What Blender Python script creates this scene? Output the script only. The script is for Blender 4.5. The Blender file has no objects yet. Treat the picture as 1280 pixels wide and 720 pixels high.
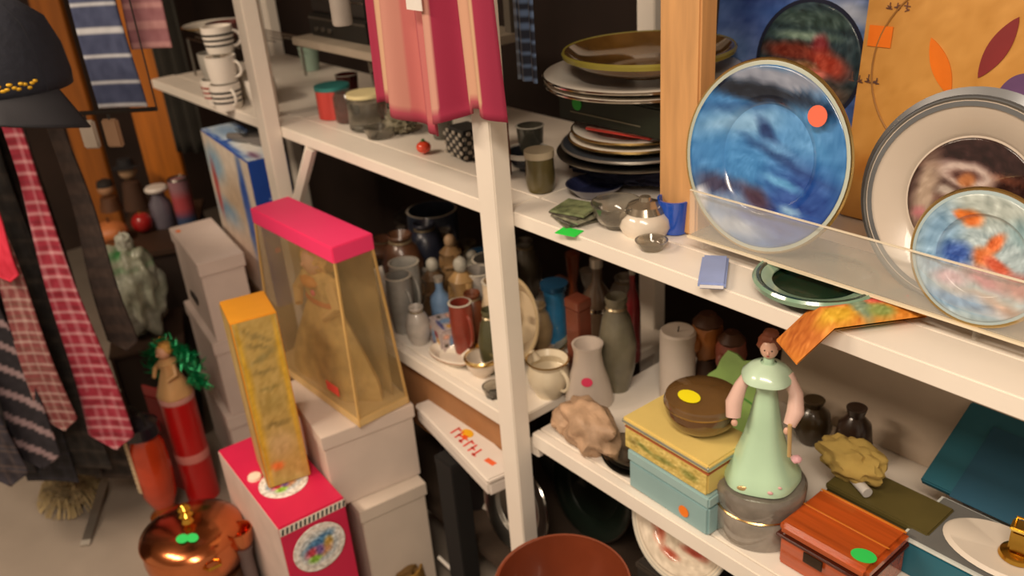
import bpy, bmesh, math, random
from mathutils import Vector, Matrix, noise
random.seed(7)
PI = math.pi
# ------------------------------------------------------------------ camera
FPX, PITCH, ROLL, YAW = 1100.0, math.radians(26), math.radians(4.5), math.radians(38)
CAM = Vector((0, 0, 1.58))
_h = Vector((-math.cos(YAW), math.sin(YAW), 0))
FW = _h * math.cos(PITCH) + Vector((0, 0, -math.sin(PITCH)))
_r = Vector((math.sin(YAW), math.cos(YAW), 0))
_u = _r.cross(FW)
RT = _r * math.cos(ROLL) - _u * math.sin(ROLL)
UP = _r * math.sin(ROLL) + _u * math.cos(ROLL)
col = bpy.context.scene.collection
cd = bpy.data.cameras.new('camera'); cam = bpy.data.objects.new('camera', cd); col.objects.link(cam)
cam.matrix_world = Matrix(((RT.x, UP.x, -FW.x, CAM.x), (RT.y, UP.y, -FW.y, CAM.y), (RT.z, UP.z, -FW.z, CAM.z), (0, 0, 0, 1)))
cd.sensor_width = 36; cd.lens = FPX / 1280 * 36; cd.clip_start = 0.02
cd.dof.use_dof = True; cd.dof.focus_distance = 1.05; cd.dof.aperture_fstop = 4.5
bpy.context.scene.camera = cam
# ------------------------------------------------------------------ light
sc = bpy.context.scene
sc.view_settings.view_transform = 'Standard'; sc.view_settings.look = 'None'
sc.view_settings.gamma = 1; sc.view_settings.use_curve_mapping = False
sc.view_settings.exposure = 0.0
w = bpy.data.worlds.new('world'); sc.world = w; w.use_nodes = True
w.node_tree.nodes['Background'].inputs[0].default_value = (1.0, .80, .60, 1)
w.node_tree.nodes['Background'].inputs[1].default_value = .46
def area(name, loc, sx, sy, power, colr, aim=None):
    l = bpy.data.lights.new(name, 'AREA'); l.shape = 'RECTANGLE'; l.size = sx; l.size_y = sy
    l.energy = power; l.color = colr
    o = bpy.data.objects.new(name, l); col.objects.link(o); o.location = loc
    if aim: o.rotation_euler = (Vector(aim) - Vector(loc)).to_track_quat('-Z', 'Y').to_euler()
    return o
area('ceiling_light_near', (0.1, -0.35, 2.42), 1.2, .3, 43, (1, .84, .67))
area('ceiling_light_far', (-1.9, -0.75, 2.42), 1.2, .3, 50, (1, .80, .60))

# ------------------------------------------------------------------ placing
def ray(px, py): return FW + RT * ((px - 640) / FPX) + UP * ((360 - py) / FPX)
def WD(px, py, k): return CAM + ray(px, py) * k
def WY(px, py, Y): d = ray(px, py); return CAM + d * (Y / d.y)
def WX(px, py, X): d = ray(px, py); return CAM + d * (X / d.x)
def WZ(px, py, z): d = ray(px, py); return CAM + d * ((z - CAM.z) / d.z)
def depth(p): return (Vector(p) - CAM).dot(FW)
def mpp(p): return depth(p) / FPX
def pix(p):
    v = Vector(p) - CAM; z = v.dot(FW)
    return 640 + FPX * v.dot(RT) / z, 360 - FPX * v.dot(UP) / z
YF, MT, LT, BT = .84, 1.060, .624, .20     # shelf front, main / low / bottom shelf tops
def S(px, py): return WZ(px, py, MT)
def L(px, py): return WZ(px, py, LT)

# ------------------------------------------------------------------ materials
def lin(c):
    if isinstance(c, str): c = tuple(int(c[i:i+2], 16) for i in (0, 2, 4))
    return tuple(((v/255)/12.92 if v/255 <= .04045 else ((v/255+.055)/1.055)**2.4) for v in c)
_m = {}
def M(c, rough=.6, metal=0, var=.12, scale=14, coat=0, trans=0, bump=.0, emit=0, stretch=None, alpha=1):
    key = (str(c), rough, metal, var, scale, coat, trans, bump, emit, stretch, alpha)
    if key in _m: return _m[key]
    m = bpy.data.materials.new('mat_%d' % len(_m)); m.use_nodes = True; _m[key] = m
    nt = m.node_tree; b = nt.nodes['Principled BSDF']
    r, g, bl = lin(c)
    b.inputs['Roughness'].default_value = rough; b.inputs['Metallic'].default_value = metal
    b.inputs['Coat Weight'].default_value = coat
    b.inputs['Transmission Weight'].default_value = trans
    b.inputs['Alpha'].default_value = alpha
    tc = nt.nodes.new('ShaderNodeTexCoord'); mp = nt.nodes.new('ShaderNodeMapping')
    mp.inputs['Scale'].default_value = stretch or (1, 1, 1)
    nt.links.new(tc.outputs['Object'], mp.inputs[0])
    n = nt.nodes.new('ShaderNodeTexNoise'); n.inputs['Scale'].default_value = scale; n.inputs['Detail'].default_value = 4
    nt.links.new(mp.outputs[0], n.inputs['Vector'])
    cr = nt.nodes.new('ShaderNodeValToRGB')
    cr.color_ramp.elements[0].position = .3; cr.color_ramp.elements[1].position = .7
    cr.color_ramp.elements[0].color = (r*(1-var), g*(1-var), bl*(1-var), 1)
    cr.color_ramp.elements[1].color = (min(1, r*(1+var)), min(1, g*(1+var)), min(1, bl*(1+var)), 1)
    nt.links.new(n.outputs['Fac'], cr.inputs[0]); nt.links.new(cr.outputs[0], b.inputs['Base Color'])
    if bump:
        bp = nt.nodes.new('ShaderNodeBump'); bp.inputs['Strength'].default_value = bump; bp.inputs['Distance'].default_value = .01
        nt.links.new(n.outputs['Fac'], bp.inputs['Height']); nt.links.new(bp.outputs[0], b.inputs['Normal'])
    return m
def MV(rough=.5, coat=0, metal=0):
    key = ('vc', rough, coat, metal)
    if key in _m: return _m[key]
    m = bpy.data.materials.new('print_%d' % len(_m)); m.use_nodes = True; _m[key] = m
    nt = m.node_tree; b = nt.nodes['Principled BSDF']
    a = nt.nodes.new('ShaderNodeVertexColor'); a.layer_name = 'print'
    nt.links.new(a.outputs[0], b.inputs['Base Color'])
    b.inputs['Roughness'].default_value = rough; b.inputs['Coat Weight'].default_value = coat; b.inputs['Metallic'].default_value = metal
    return m
WHITE = M('ece4da', .55, var=.05)
PAINT = M('efe6da', .42, var=.05, scale=6)
CARTON = M('d8c8bc', .75, var=.04)
PORC = M('efe8dc', .18, var=.03, coat=.4)
GLASS = M('f4f6f4', .05, var=.0, trans=1.0)
SMOKE = M('b9b4a8', .08, var=.0, trans=.9)
CHROME = M('c8c4bc', .16, metal=1, var=.08)
PEWTER = M('8f8b84', .32, metal=1, var=.2)
BRASS = M('d9a441', .22, metal=1, var=.15)
COPPER = M('e08a5c', .2, metal=1, var=.18, scale=9)
GOLD = M('d8b878', .25, metal=1, var=.1)
BLACK = M('16130f', .5, var=.2)
DARK = M('2a2420', .7, var=.3)
SKIN = M('d9a184', .5, var=.05)
PINE = M('cf9c66', .55, var=.16, scale=9, stretch=(6, 6, .6))
ORPINE = M('b5681c', .5, var=.22, scale=8, stretch=(6, 6, .5))
MAHOG = M('a8481c', .22, var=.35, scale=8, coat=.6, stretch=(.5, 9, 9))
BROWN = M('5d3a22', .6, var=.3)

# ------------------------------------------------------------------ geometry
def mesh(bm, smooth=False, name='m'):
    me = bpy.data.meshes.new(name)
    bmesh.ops.recalc_face_normals(bm, faces=bm.faces)
    if smooth:
        for f in bm.faces: f.smooth = True
        for e in bm.edges:
            if len(e.link_faces) == 2 and e.calc_face_angle(0) > .7: e.smooth = False
    bm.to_mesh(me); bm.free(); return me
class G:
    """collects shapes for one mesh"""
    def __init__(s): s.bm = bmesh.new(); s.sm = False
    def box(s, sx, sy, sz, c=(0, 0, 0), bev=.002, rot=None):
        """box standing with its base at c"""
        t = bmesh.new(); bmesh.ops.create_cube(t, size=1)
        bmesh.ops.scale(t, vec=(sx, sy, sz), verts=t.verts)
        bmesh.ops.translate(t, vec=(0, 0, sz/2), verts=t.verts)
        if bev: bmesh.ops.bevel(t, geom=t.edges[:], offset=min(bev, sx*.3, sy*.3, sz*.3), segments=2, affect='EDGES')
        if rot: bmesh.ops.transform(t, matrix=rot.to_4x4() if hasattr(rot, 'to_4x4') else rot, verts=t.verts)
        bmesh.ops.translate(t, vec=c, verts=t.verts); s._add(t); return s
    def _add(s, t):
        me = bpy.data.meshes.new('t'); t.to_mesh(me); t.free(); s.bm.from_mesh(me); bpy.data.meshes.remove(me)
    def lathe(s, prof, seg=32, c=(0, 0, 0), rot=None, wob=0):
        t = bmesh.new(); rings = []
        for r, z in prof:
            if r < 1e-5: rings.append([t.verts.new((0, 0, z))])
            else: rings.append([t.verts.new((r*(1+wob*math.sin(5*k*2*PI/seg))*math.cos(2*PI*k/seg), r*(1+wob*math.sin(5*k*2*PI/seg))*math.sin(2*PI*k/seg), z)) for k in range(seg)])
        for a, b in zip(rings, rings[1:]):
            for k in range(seg):
                k2 = (k+1) % seg
                if len(a) == 1 and len(b) == 1: continue
                if len(a) == 1: t.faces.new((a[0], b[k2], b[k]))
                elif len(b) == 1: t.faces.new((a[k], a[k2], b[0]))
                else: t.faces.new((a[k], a[k2], b[k2], b[k]))
        if rot: bmesh.ops.transform(t, matrix=rot, verts=t.verts)
        bmesh.ops.translate(t, vec=c, verts=t.verts); s._add(t); s.sm = True; return s
    def tube(s, pts, r, seg=10):
        t = bmesh.new(); rings = []; n = len(pts); pts = [Vector(p) for p in pts]
        for i, p in enumerate(pts):
            d = (pts[min(i+1, n-1)] - pts[max(i-1, 0)]).normalized()
            a = d.orthogonal().normalized() if i == 0 else (a - d*a.dot(d)).normalized()
            b = d.cross(a); rr = r[i] if isinstance(r, (list, tuple)) else r
            rings.append([t.verts.new(p + a*rr*math.cos(2*PI*k/seg) + b*rr*math.sin(2*PI*k/seg)) for k in range(seg)])
        for A, B in zip(rings, rings[1:]):
            for k in range(seg): t.faces.new((A[k], A[(k+1) % seg], B[(k+1) % seg], B[k]))
        t.faces.new(rings[0][::-1]); t.faces.new(rings[-1]); s._add(t); s.sm = True; return s
    def prism(s, poly, h, c=(0, 0, 0), rot=None):
        """polygon in XZ, extruded along +Y by h"""
        t = bmesh.new(); A = [t.verts.new((x, 0, z)) for x, z in poly]; B = [t.verts.new((x, h, z)) for x, z in poly]
        n = len(poly); t.faces.new(A); t.faces.new(B[::-1])
        for k in range(n): t.faces.new((A[k], B[k], B[(k+1) % n], A[(k+1) % n]))
        if rot: bmesh.ops.transform(t, matrix=rot, verts=t.verts)
        bmesh.ops.translate(t, vec=c, verts=t.verts); s._add(t); return s
    def ball(s, rx, ry=None, rz=None, c=(0, 0, 0), sub=3, lump=0, freq=20):
        t = bmesh.new(); bmesh.ops.create_icosphere(t, subdivisions=sub, radius=1)
        ry = ry or rx; rz = rz or rx
        for v in t.verts:
            k = 1 + (lump * noise.noise(Vector(v.co)*freq*.1 + Vector(c)*31) if lump else 0)
            v.co = Vector((v.co.x*rx*k, v.co.y*ry*k, v.co.z*rz*k))
        bmesh.ops.translate(t, vec=c, verts=t.verts); s._add(t); s.sm = True; return s
    def grid(s, nu, nv, f):
        vs = [[s.bm.verts.new(f(i/nu, j/nv)) for j in range(nv+1)] for i in range(nu+1)]
        for i in range(nu):
            for j in range(nv): s.bm.faces.new((vs[i][j], vs[i+1][j], vs[i+1][j+1], vs[i][j+1]))
        s.sm = True; return s
    def done(s): return mesh(s.bm, s.sm)
def tag(o, label=None, cat=None, group=None, kind=None):
    if label: o['label'] = label
    if cat: o['category'] = cat
    if group: o['group'] = group
    if kind: o['kind'] = kind
    return o
def OB(name, g, mat, parent=None, loc=(0, 0, 0), rot=(0, 0, 0), solid=0):
    me = g.done() if isinstance(g, G) else g
    if not me.materials: me.materials.append(mat)
    o = bpy.data.objects.new(name, me); col.objects.link(o); o.location = loc; o.rotation_euler = rot
    if parent: o.parent = parent
    if solid:
        md = o.modifiers.new('thick', 'SOLIDIFY'); md.thickness = solid; md.offset = 0
    return o
def T(name, label, cat, loc, rz=0, group=None, rx=0, ry=0):
    o = bpy.data.objects.new(name, None); col.objects.link(o); o.location = loc; o.rotation_euler = (rx, ry, rz)
    return tag(o, label, cat, group)
def STRUCT(name, g, mat, loc=(0, 0, 0)): return tag(OB(name, g, mat, None, loc), kind='structure')
# prints: a grid with colours painted per vertex
def mixc(a, b, t): return tuple(x+(y-x)*t for x, y in zip(a, b))
def hexc(c): return tuple(int(c[i:i+2], 16) for i in (0, 2, 4)) if isinstance(c, str) else c
def layers(base, blobs, nz=14, seed=0, streak=(1, 1)):
    """blobs: (cx, cy, rx, ry, angle_deg, colour, soft) in 0..1 picture units, y up"""
    base = hexc(base); bl = [(a, b, c, d, math.radians(e), hexc(f), g) for a, b, c, d, e, f, g in blobs]
    def f(u, v):
        c = base
        wu = u + .02*noise.noise((u*9, v*9, seed)); wv = v + .02*noise.noise((u*9, v*9, seed+5))
        for cx, cy, rx, ry, an, cc, so in bl:
            dx, dy = wu-cx, wv-cy
            x = (dx*math.cos(an)+dy*math.sin(an))/rx; y = (-dx*math.sin(an)+dy*math.cos(an))/ry
            d = math.hypot(x, y)
            t = 1 if d < 1-so else (0 if d > 1+so else (1+so-d)/(2*so))
            if t: c = mixc(c, cc, t)
        k = noise.noise((u*16*streak[0], v*16*streak[1], seed+9))*nz + noise.noise((u*45*streak[0], v*45*streak[1], seed+3))*nz*.7
        return tuple(max(0, min(255, x+k)) for x in c)
    return f
def colour(me, fn):
    at = me.color_attributes.new('print', 'FLOAT_COLOR', 'POINT')
    for i, v in enumerate(me.vertices):
        at.data[i].color = (*lin(fn(v.co)), 1)
def panel(name, w, h, f, parent, loc, rot=(0, 0, 0), n=44, rough=.45, coat=0, label=None):
    """printed sheet facing -Y, base centre at loc"""
    nx = max(4, int(n*w/max(w, h))); ny = max(4, int(n*h/max(w, h)))
    g = G().grid(nx, ny, lambda u, v: ((u-.5)*w, 0, v*h)); g.sm = False; me = g.done()
    colour(me, lambda c: f(c.x/w+.5, c.z/h))
    o = OB(name, me, MV(rough, coat), parent, loc, rot, solid=.0008)
    if label: o['label'] = label
    return o
def disc(name, R, f, parent, loc, rot, n=26, rough=.25, coat=.5, zf=lambda q: 0, sy=1):
    """printed disc, lies in XY, painted"""
    bm = bmesh.new(); seg = 72; rings = []
    for i in range(n+1):
        r = R*i/n
        rings.append([bm.verts.new((0, 0, zf(0)))] if i == 0 else [bm.verts.new((r*math.cos(2*PI*k/seg), sy*r*math.sin(2*PI*k/seg), zf(i/n))) for k in range(seg)])
    for a, b in zip(rings, rings[1:]):
        for k in range(seg):
            k2 = (k+1) % seg
            if len(a) == 1: bm.faces.new((a[0], b[k], b[k2]))
            else: bm.faces.new((a[k], b[k], b[k2], a[k2]))
    me = mesh(bm, True); colour(me, lambda c: f(c.x/R/2+.5, c.y/R/sy/2+.5))
    return OB(name, me, MV(rough, coat), parent, loc, rot, solid=.0008)
def sticker(parent, c, loc, rot=(0, 0, 0), r=.011, oval=1.0, label=None):
    g = G().lathe([(0, 0), (r, 0), (r, .0008), (0, .0008)], 20, rot=Matrix.Diagonal((oval, 1, 1, 1)))
    o = OB('price_sticker', g, M(c, .6, var=.02), parent, loc, rot); o['label'] = label or 'round price sticker'; return o
FACE = (PI/2, 0, 0)      # a disc turned to face -Y

# ------------------------------------------------------------------ the setting
STRUCT('floor', G().box(6.6, 5.4, .05, (-1.5, -.75, -.05), 0), M('92867a', .62, var=.10, scale=5, bump=.05))
STRUCT('ceiling', G().box(6.6, 5.4, .05, (-1.5, -.75, 2.5), 0), M('cfc5b8', .8, var=.04))
STRUCT('wall_back', G().box(6.6, .06, 2.5, (-1.5, 1.70, 0), 0), M('2e2019', .8, var=.25, scale=4))
STRUCT('wall_left', G().box(.06, 5.4, 2.5, (-4.55, -.75, 0), 0), M('3a2a22', .8, var=.25, scale=4))
# ------------------------------------------------------------------ the shelving
PX = [WY(352, 190, YF).x, WY(627, 200, YF).x]
U = T('shelving_unit', 'long white painted wooden shelving unit loaded with second-hand goods', 'shelves', (-1.0, YF, 0))
def sh(name, sx, sy, sz, x, y, z, mat=PAINT, bev=.002): return OB(name, G().box(sx, sy, sz, (0, 0, 0), bev), mat, U, (x+1.0, y-YF, z))
XL, XR = -2.75, .45
for x in PX: sh('post', .046, .036, 2.2, x, YF-.019, 0)
sh('post', .04, .036, 1.80-.023-MT, WY(318, 120, YF).x, YF+.03, MT+.0005)
for p in [(815, 420), (356, 120)]: sh('back_post', .045, .036, 2.2, WY(p[0], p[1], 1.30).x, 1.30, 0)
sh('back_post', .05, .036, 2.2, WY(1, 1, 1.3).x if 0 else -.2, 1.30, 0)
for x0, x1 in [(XL, PX[0]-.001), (PX[0]+.001, PX[1]-.001), (PX[1]+.001, XR)]:
    cx, wd = (x0+x1)/2, x1-x0
    sh('shelf_board', wd, .072, .026, cx, YF+.036, MT-.026)
    sh('shelf_board', wd, .36, .024, cx, YF+.075+.18, MT-.026)
for x0, x1 in [(PX[0]+.001, PX[1]-.026), (PX[1]+.026, XR)]:
    cx, wd = (x0+x1)/2, x1-x0
    sh('shelf_board', wd, .43, .022, cx, YF+.02+.215, LT-.022)
    sh('front_rail', wd, .018, .032, cx, YF+.009, LT-.032)
XB = PX[0]+.03
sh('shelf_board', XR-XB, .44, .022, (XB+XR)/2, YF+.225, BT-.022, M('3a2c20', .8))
sh('shelf_board', XR-XL, .40, .022, (XL+XR)/2, 1.07, 1.80)
sh('cross_bar', .03, .43, .03, PX[1]+.02, YF+.22, LT-.056)
sh('hardboard_panel', .60, .006, .19, PX[1]-.34, YF+.032, LT-.225, M('a5744a', .7, var=.12))
# diagonal brace under the main shelf by the left post
OB('brace', G().tube([(0, 0, -.22), (.12, .02, -.03)], .014, 6), PAINT, U, (PX[0]+1.02, -.01, MT))
# pine upright standing on the shelf
pp = S(845, 290)
OB('pine_upright', G().box(.072, .036, .735, (0, 0, 0), .003), PINE, U, (pp.x+1.0, pp.y-YF+.02, MT))
# back panel seen under the main shelf, and the wood board behind the plates
bp = T('leaning_board', 'plain beige board leaning behind the goods on the right lower shelf', 'panel', (WY(1120, 520, 1.24).x, 1.24, LT), rx=math.radians(-6))
OB('board', G().box(.46, .012, .33, (0, 0, 0)), M('cfbdaa', .8, var=.05), bp)
OB('edge_strip', G().box(.46, .004, .018, (0, -.009, .30)), M('94836e', .8), bp)

# ------------------------------------------------------------------ cartons
def quad(z, c, l, r, wrz=None):
    """top face at height z from three of its corners: front, far left, far right"""
    C, Lq, R = WZ(*c, z), WZ(*l, z), WZ(*r, z)
    sx, sy = (C-Lq).length, (R-C).length
    ra = math.atan2(C.y-Lq.y, C.x-Lq.x); rb = math.atan2(R.y-C.y, R.x-C.x)-PI/2
    rz = (ra*sx+rb*sy)/(sx+sy) if wrz is None else math.radians(wrz)
    X = Vector((math.cos(rz), math.sin(rz), 0)); Yv = Vector((-math.sin(rz), math.cos(rz), 0))
    return C - X*sx/2 + Yv*sy/2, rz, sx, sy
def carton(name, label, cat, c, rz, sx, sy, z0, z1, mat=CARTON, lid=.03, group=None, tape=True):
    t = T(name, label, cat, (c.x, c.y, z0), rz, group)
    h = z1-z0
    OB('body', G().box(sx-.003, sy-.003, h-(lid and .001), (0, 0, 0), .002), mat, t)
    if lid:
        g = G().box(sx+.003, sy+.003, .0025, (0, 0, h-.0015), 0)
        g.box(sx+.003, .002, lid, (0, -sy/2-.0015, h-lid), 0).box(sx+.003, .002, lid, (0, sy/2+.0015, h-lid), 0)
        g.box(.002, sy+.003, lid, (-sx/2-.0015, 0, h-lid), 0).box(.002, sy+.003, lid, (sx/2+.0015, 0, h-lid), 0)
        OB('lid', g, mat, t)
    return t
# right pair: lower carton on the floor, upper carton on it
zA = WY(533, 607, .80).z; zB = WY(522, 520, .80).z
cL_, rL_, sxL_, syL_ = quad(zA, (450, 640), (380, 560), (533, 607), -7)
carton('white_carton', 'plain white carton standing on the floor, lowest of the right pile', 'box', cL_, rL_, sxL_, syL_, 0, zA, M('d0c2b4', .75, var=.04))
cU_, rU_, sxU_, syU_ = quad(zB, (402, 548), (345, 484), (524, 520), -9)
carton('white_carton', 'plain white carton under the tall doll box', 'box', cU_, rU_, sxU_, syU_, zA+.001, zB)
print('cartons', zA, zB, cL_, cU_, sxU_, syU_)
# doll box
D0 = WZ(462, 533, zB+.002)
zD = WY(415, 313, D0.y).z
cD, Rz, sxD, syD = quad(zD, (415, 313), (318, 262), (462, 294))
print('doll box', D0, zD, sxD, syD, cD, pix((D0.x, D0.y, zD)))
t = T('doll_box', 'tall clear display box with a hot pink lid and a tan costumed doll inside', 'box', (cD.x, cD.y, zB+.002), Rz)
hD = zD-zB-.002
BX, BY = 1.13, 1.42                     # the box is wider at its foot
for a in (-1, 1):
    for b in (-1, 1): OB('edge_strip', G().tube([(a*(sxD/2*BX-.003), b*(syD/2*BY-.003), .001), (a*(sxD/2-.003), b*(syD/2-.003), hD-.004)], .0035, 5), M('c9a262', .5), t)
OB('base_tray', G().box(sxD*BX-.001, syD*BY-.001, .02, (0, 0, 0)), M('d8b77c', .6), t)
CLR = M('b39a6a', .15, var=.25, scale=9, alpha=.27)
def side(p0, p1, q1, q0):
    g = G(); v = [g.bm.verts.new(p) for p in (p0, p1, q1, q0)]; g.bm.faces.new(v); return g
zl_, zh_ = .015, hD-.028
k0, k1 = zl_/hD, zh_/hD
def cor(a, b, kk): return (a*sxD/2*(BX+(1-BX)*kk)-a*.002, b*syD/2*(BY+(1-BY)*kk)-b*.002, hD*kk)
for (a0, b0, a1, b1) in ((-1, -1, 1, -1), (1, -1, 1, 1), (-1, 1, -1, -1)):
    OB('window_sheet', side(cor(a0, b0, k0), cor(a1, b1, k0), cor(a1, b1, k1), cor(a0, b0, k1)), CLR, t, solid=.0012)
OB('back_card', panel('tmp', .1, .1, lambda u, v: (0, 0, 0), None, (0, 0, 0)).data if 0 else G().box(sxD-.01, .003, hD-.03, (0, syD/2-.004, .015), 0), M('a08656', .8, var=.25), t)
g = G().box(sxD+.004, syD+.004, .036, (0, 0, hD-.03), .002)
OB('lid', g, M('ff3d78', .5, var=.03), t)
# the doll
KD = (hD-.06)/.42; WDL = Matrix.Diagonal((1.28, syD*1.15/.24, 1, 1))
def dz(prof): return [(r_, z_*KD) for r_, z_ in prof]
OB('doll_gown', G().lathe(dz([(0, .02), (.125, .021), (.12, .08), (.085, .17), (.055, .24), (.040, .27), (.052, .32), (.050, .345), (.018, .365), (0, .366)]), 30, wob=.09, rot=WDL), M('d2ad66', .8, var=.3, scale=30, bump=.4), t)
OB('doll_head', G().ball(.030, .026, .034, (0, -.004, .388*KD), 3).ball(.005, .006, .006, (0, -.031, .388*KD), 1), SKIN, t)
OB('doll_hair', G().ball(.046, .030, .044, (0, .008, .395*KD), 3, .35, 60), M('d6a35a', .8, var=.3, scale=60), t)
OB('doll_sash', G().lathe(dz([(.045, .262), (.052, .268), (.045, .28)]), 24, rot=WDL), M('c2571f', .6), t)
for sx in (-1, 1): OB('doll_arm', G().tube([(sx*.045, 0, .335*KD), (sx*.085, -.012, .28*KD), (sx*.055, -.032, .25*KD)], [.015, .013, .009], 8), M('d9b16e', .8), t)
OB('doll_brooch', G().ball(.008, .004, .008, (0.02, -.030, .31*KD), 2), M('e2406a', .4), t)
OB('doll_bow', G().ball(.030, .012, .014, (0, -.026, .335*KD), 2, .3), M('d8842c', .6), t)
OB('red_caption', G().box(.05, .001, .022, (sxD*.30, -syD/2*BY-.0005, .05), 0), M('e0483a', .5), t)

# white pile on the left
zW = .70
cW, rW, sxW, syW = quad(zW, (247, 331), (196, 290), (305, 322))
print('left pile', rW, sxW, syW, cW)
zs = [0, .235, .47, zW]
for i in range(3):
    lab = ['plain white carton on the floor, lowest of the left pile', 'plain white carton with raised rim, middle of the left pile', 'white carton with a dark hand slot, topmost of the left pile'][i]
    off = Vector((0.0, -.012*(2-i), 0))
    tt = carton('white_carton', lab, 'box', cW+off, rW, sxW, syW, zs[i]+.001, zs[i+1], M('d2c1b8', .75, var=.04), lid=.035)
    if i == 2:
        OB('hand_slot', G().box(.003, .075, .02, (-sxW/2-.004, -.0, .07), .001), BLACK, tt)
        OB('hand_slot', G().box(.075, .003, .02, (-.02, -syW/2-.003, .055), .001), BLACK, tt)
        OB('corner_label', G().box(.018, .012, .0006, (-sxW*.36, -syW*.38, zs[3]-zs[2]+.001), 0), M('f08040', .6), tt)
# carton behind carrying the blue picture box
zBl = .955
cB_, rB, sxB, syB = quad(zBl, (295, 207), (232, 166), (346, 197))
cB_ = cB_ + Vector((0, .03, 0))
carton('brown_carton', 'brown carton hidden behind the white pile, carrying the blue picture box', 'box', cB_, rB, sxB, syB, 0, .55, M('8d7258', .8))
t = T('picture_carton', 'tall blue and white picture carton standing behind the white pile', 'box', (cB_.x, cB_.y, .552), rB)
hB = zBl-.552
OB('body', G().box(sxB, syB, hB, (0, 0, 0), .002), M('1c4aa8', .5, var=.06), t)
pic = layers('d8cbbc', [(.2, .8, .2, .12, 0, '8fb0c8', .5), (.5, .55, .35, .2, 30, 'b9a48c', .5), (.3, .45, .25, .1, 0, '6f93b0', .5), (.8, .5, .08, .5, 0, '2a56a8', .3), (.12, .6, .05, .2, 0, 'b04a48', .4), (.5, .2, .4, .2, 0, 'e6cdbb', .6)], seed=2)
panel('picture_face', sxB-.004, hB-.006, pic, t, (0, -syB/2-.001, .003))
top = layers('cfe0f0', [(.5, .05, .6, .06, 0, '1f55b8', .2), (.5, .95, .6, .06, 0, '1f55b8', .2), (.45, .5, .03, .6, 0, '1f55b8', .3), (.2, .5, .15, .3, 0, '9ab8d8', .5), (.7, .5, .2, .3, 0, 'f2f0ea', .5), (.9, .3, .08, .1, 0, '7a4a70', .5)], seed=4)
panel('picture_face', sxB-.004, syB-.004, top, t, (0, -syB/2+.002, hB+.0012), (-PI/2, 0, 0))
g = G()
for k in range(7): g.box(.0008, .03, .0035, (sxB/2+.0006, .0, hB*.60+k*.009), 0)
OB('small_print', g, M('9cb2dc', .6), t)
OB('pink_mark', G().box(.0008, .014, .012, (sxB/2+.0006, -.02, hB*.38), 0), M('e04a90', .6), t)
# hair brush lying on it
bq = cB_ + Vector((.05, -.0, zBl-cB_.z+.002))
t = T('hair_brush', 'grey handled hair brush with black bristles on the blue picture carton', 'brush', bq, math.radians(20))
OB('handle', G().lathe([(0, -.075), (.009, -.07), (.012, -.03), (.010, .0), (.016, .02), (.020, .06), (.014, .085), (0, .09)], 18, rot=Matrix.Rotation(PI/2, 4, 'Y'), c=(0, 0, .014)), M('6f6a66', .35, var=.1), t)
g = G()
for a in range(9):
    for b in range(7):
        g.tube([(.0+a*.009, (b-3)*.004, .02), (.0+a*.0105-.006, (b-3)*.010, .048)], .0013, 4)
tag(OB('bristles', g, BLACK, t), kind='stuff')

# pink gift box with the badge
zP = .40
cP, RP, sxP, syP = quad(zP, (348, 661), (272, 563), (430, 622))
PINK = M('d2204e', .45, var=.05)
t = T('pink_gift_box', 'crimson pink box with a round picture badge and striped edge', 'box', (cP.x, cP.y, 0), RP)
OB('body', G().box(sxP, syP, zP, (0, 0, 0), .002), PINK, t)
OB('side_panel', G().box(sxP+.002, .002, zP-.012, (0, -syP/2-.001, 0), 0) if 0 else G().box(sxP-.004, .0015, zP-.003, (0, -syP/2-.0008, 0), 0), M('cdb9b0', .6, var=.08), t)
g = G()
n = 15
for k in range(n):
    y = -syP/2 + syP*(k+.5)/n
    g.prism([(-syP/n*.22, 0), (syP/n*.22, 0), (syP/n*.5, .014), (syP/n*.06, .014)], .001, (0, 0, 0), Matrix.Translation((sxP/2+.0022, y, zP-.020)) @ Matrix.Rotation(PI/2, 4, 'Z'))
OB('stripe_band', G().box(.001, syP, .018, (sxP/2+.0008, 0, zP-.022), 0), M('efe6d8', .5), t)
tag(OB('stripe_bars', g, M('2c3a34', .5), t), kind='stuff')
badge = layers('efe8e0', [(.5, .5, .36, .33, 0, 'b8c4cc', .2), (.5, .62, .3, .1, 20, '4a86b8', .4), (.35, .45, .12, .1, 0, 'c83a50', .5), (.6, .4, .14, .1, 30, 'd89a6a', .5), (.38, .3, .12, .08, 0, '8ac23a', .4), (.68, .55, .08, .1, 0, 'c8a048', .5), (.5, .45, .08, .1, 0, '7a5aa0', .5)], nz=70, seed=8)
disc('badge', min(sxP, syP)*.36, badge, t, (sxP*.12, -.005, zP+.0012), (0, 0, PI/2), rough=.4)
disc('badge', syP*.40, badge, t, (sxP/2+.0035, 0, zP-.022-syP*.46), (PI/2, 0, PI/2), rough=.4)
OB('white_seal', G().lathe([(0, 0), (.016, 0), (.014, .006), (0, .009)], 20, (-sxP*.05, -syP*.32, zP)), M('f2dcc8', .5), t)

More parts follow.
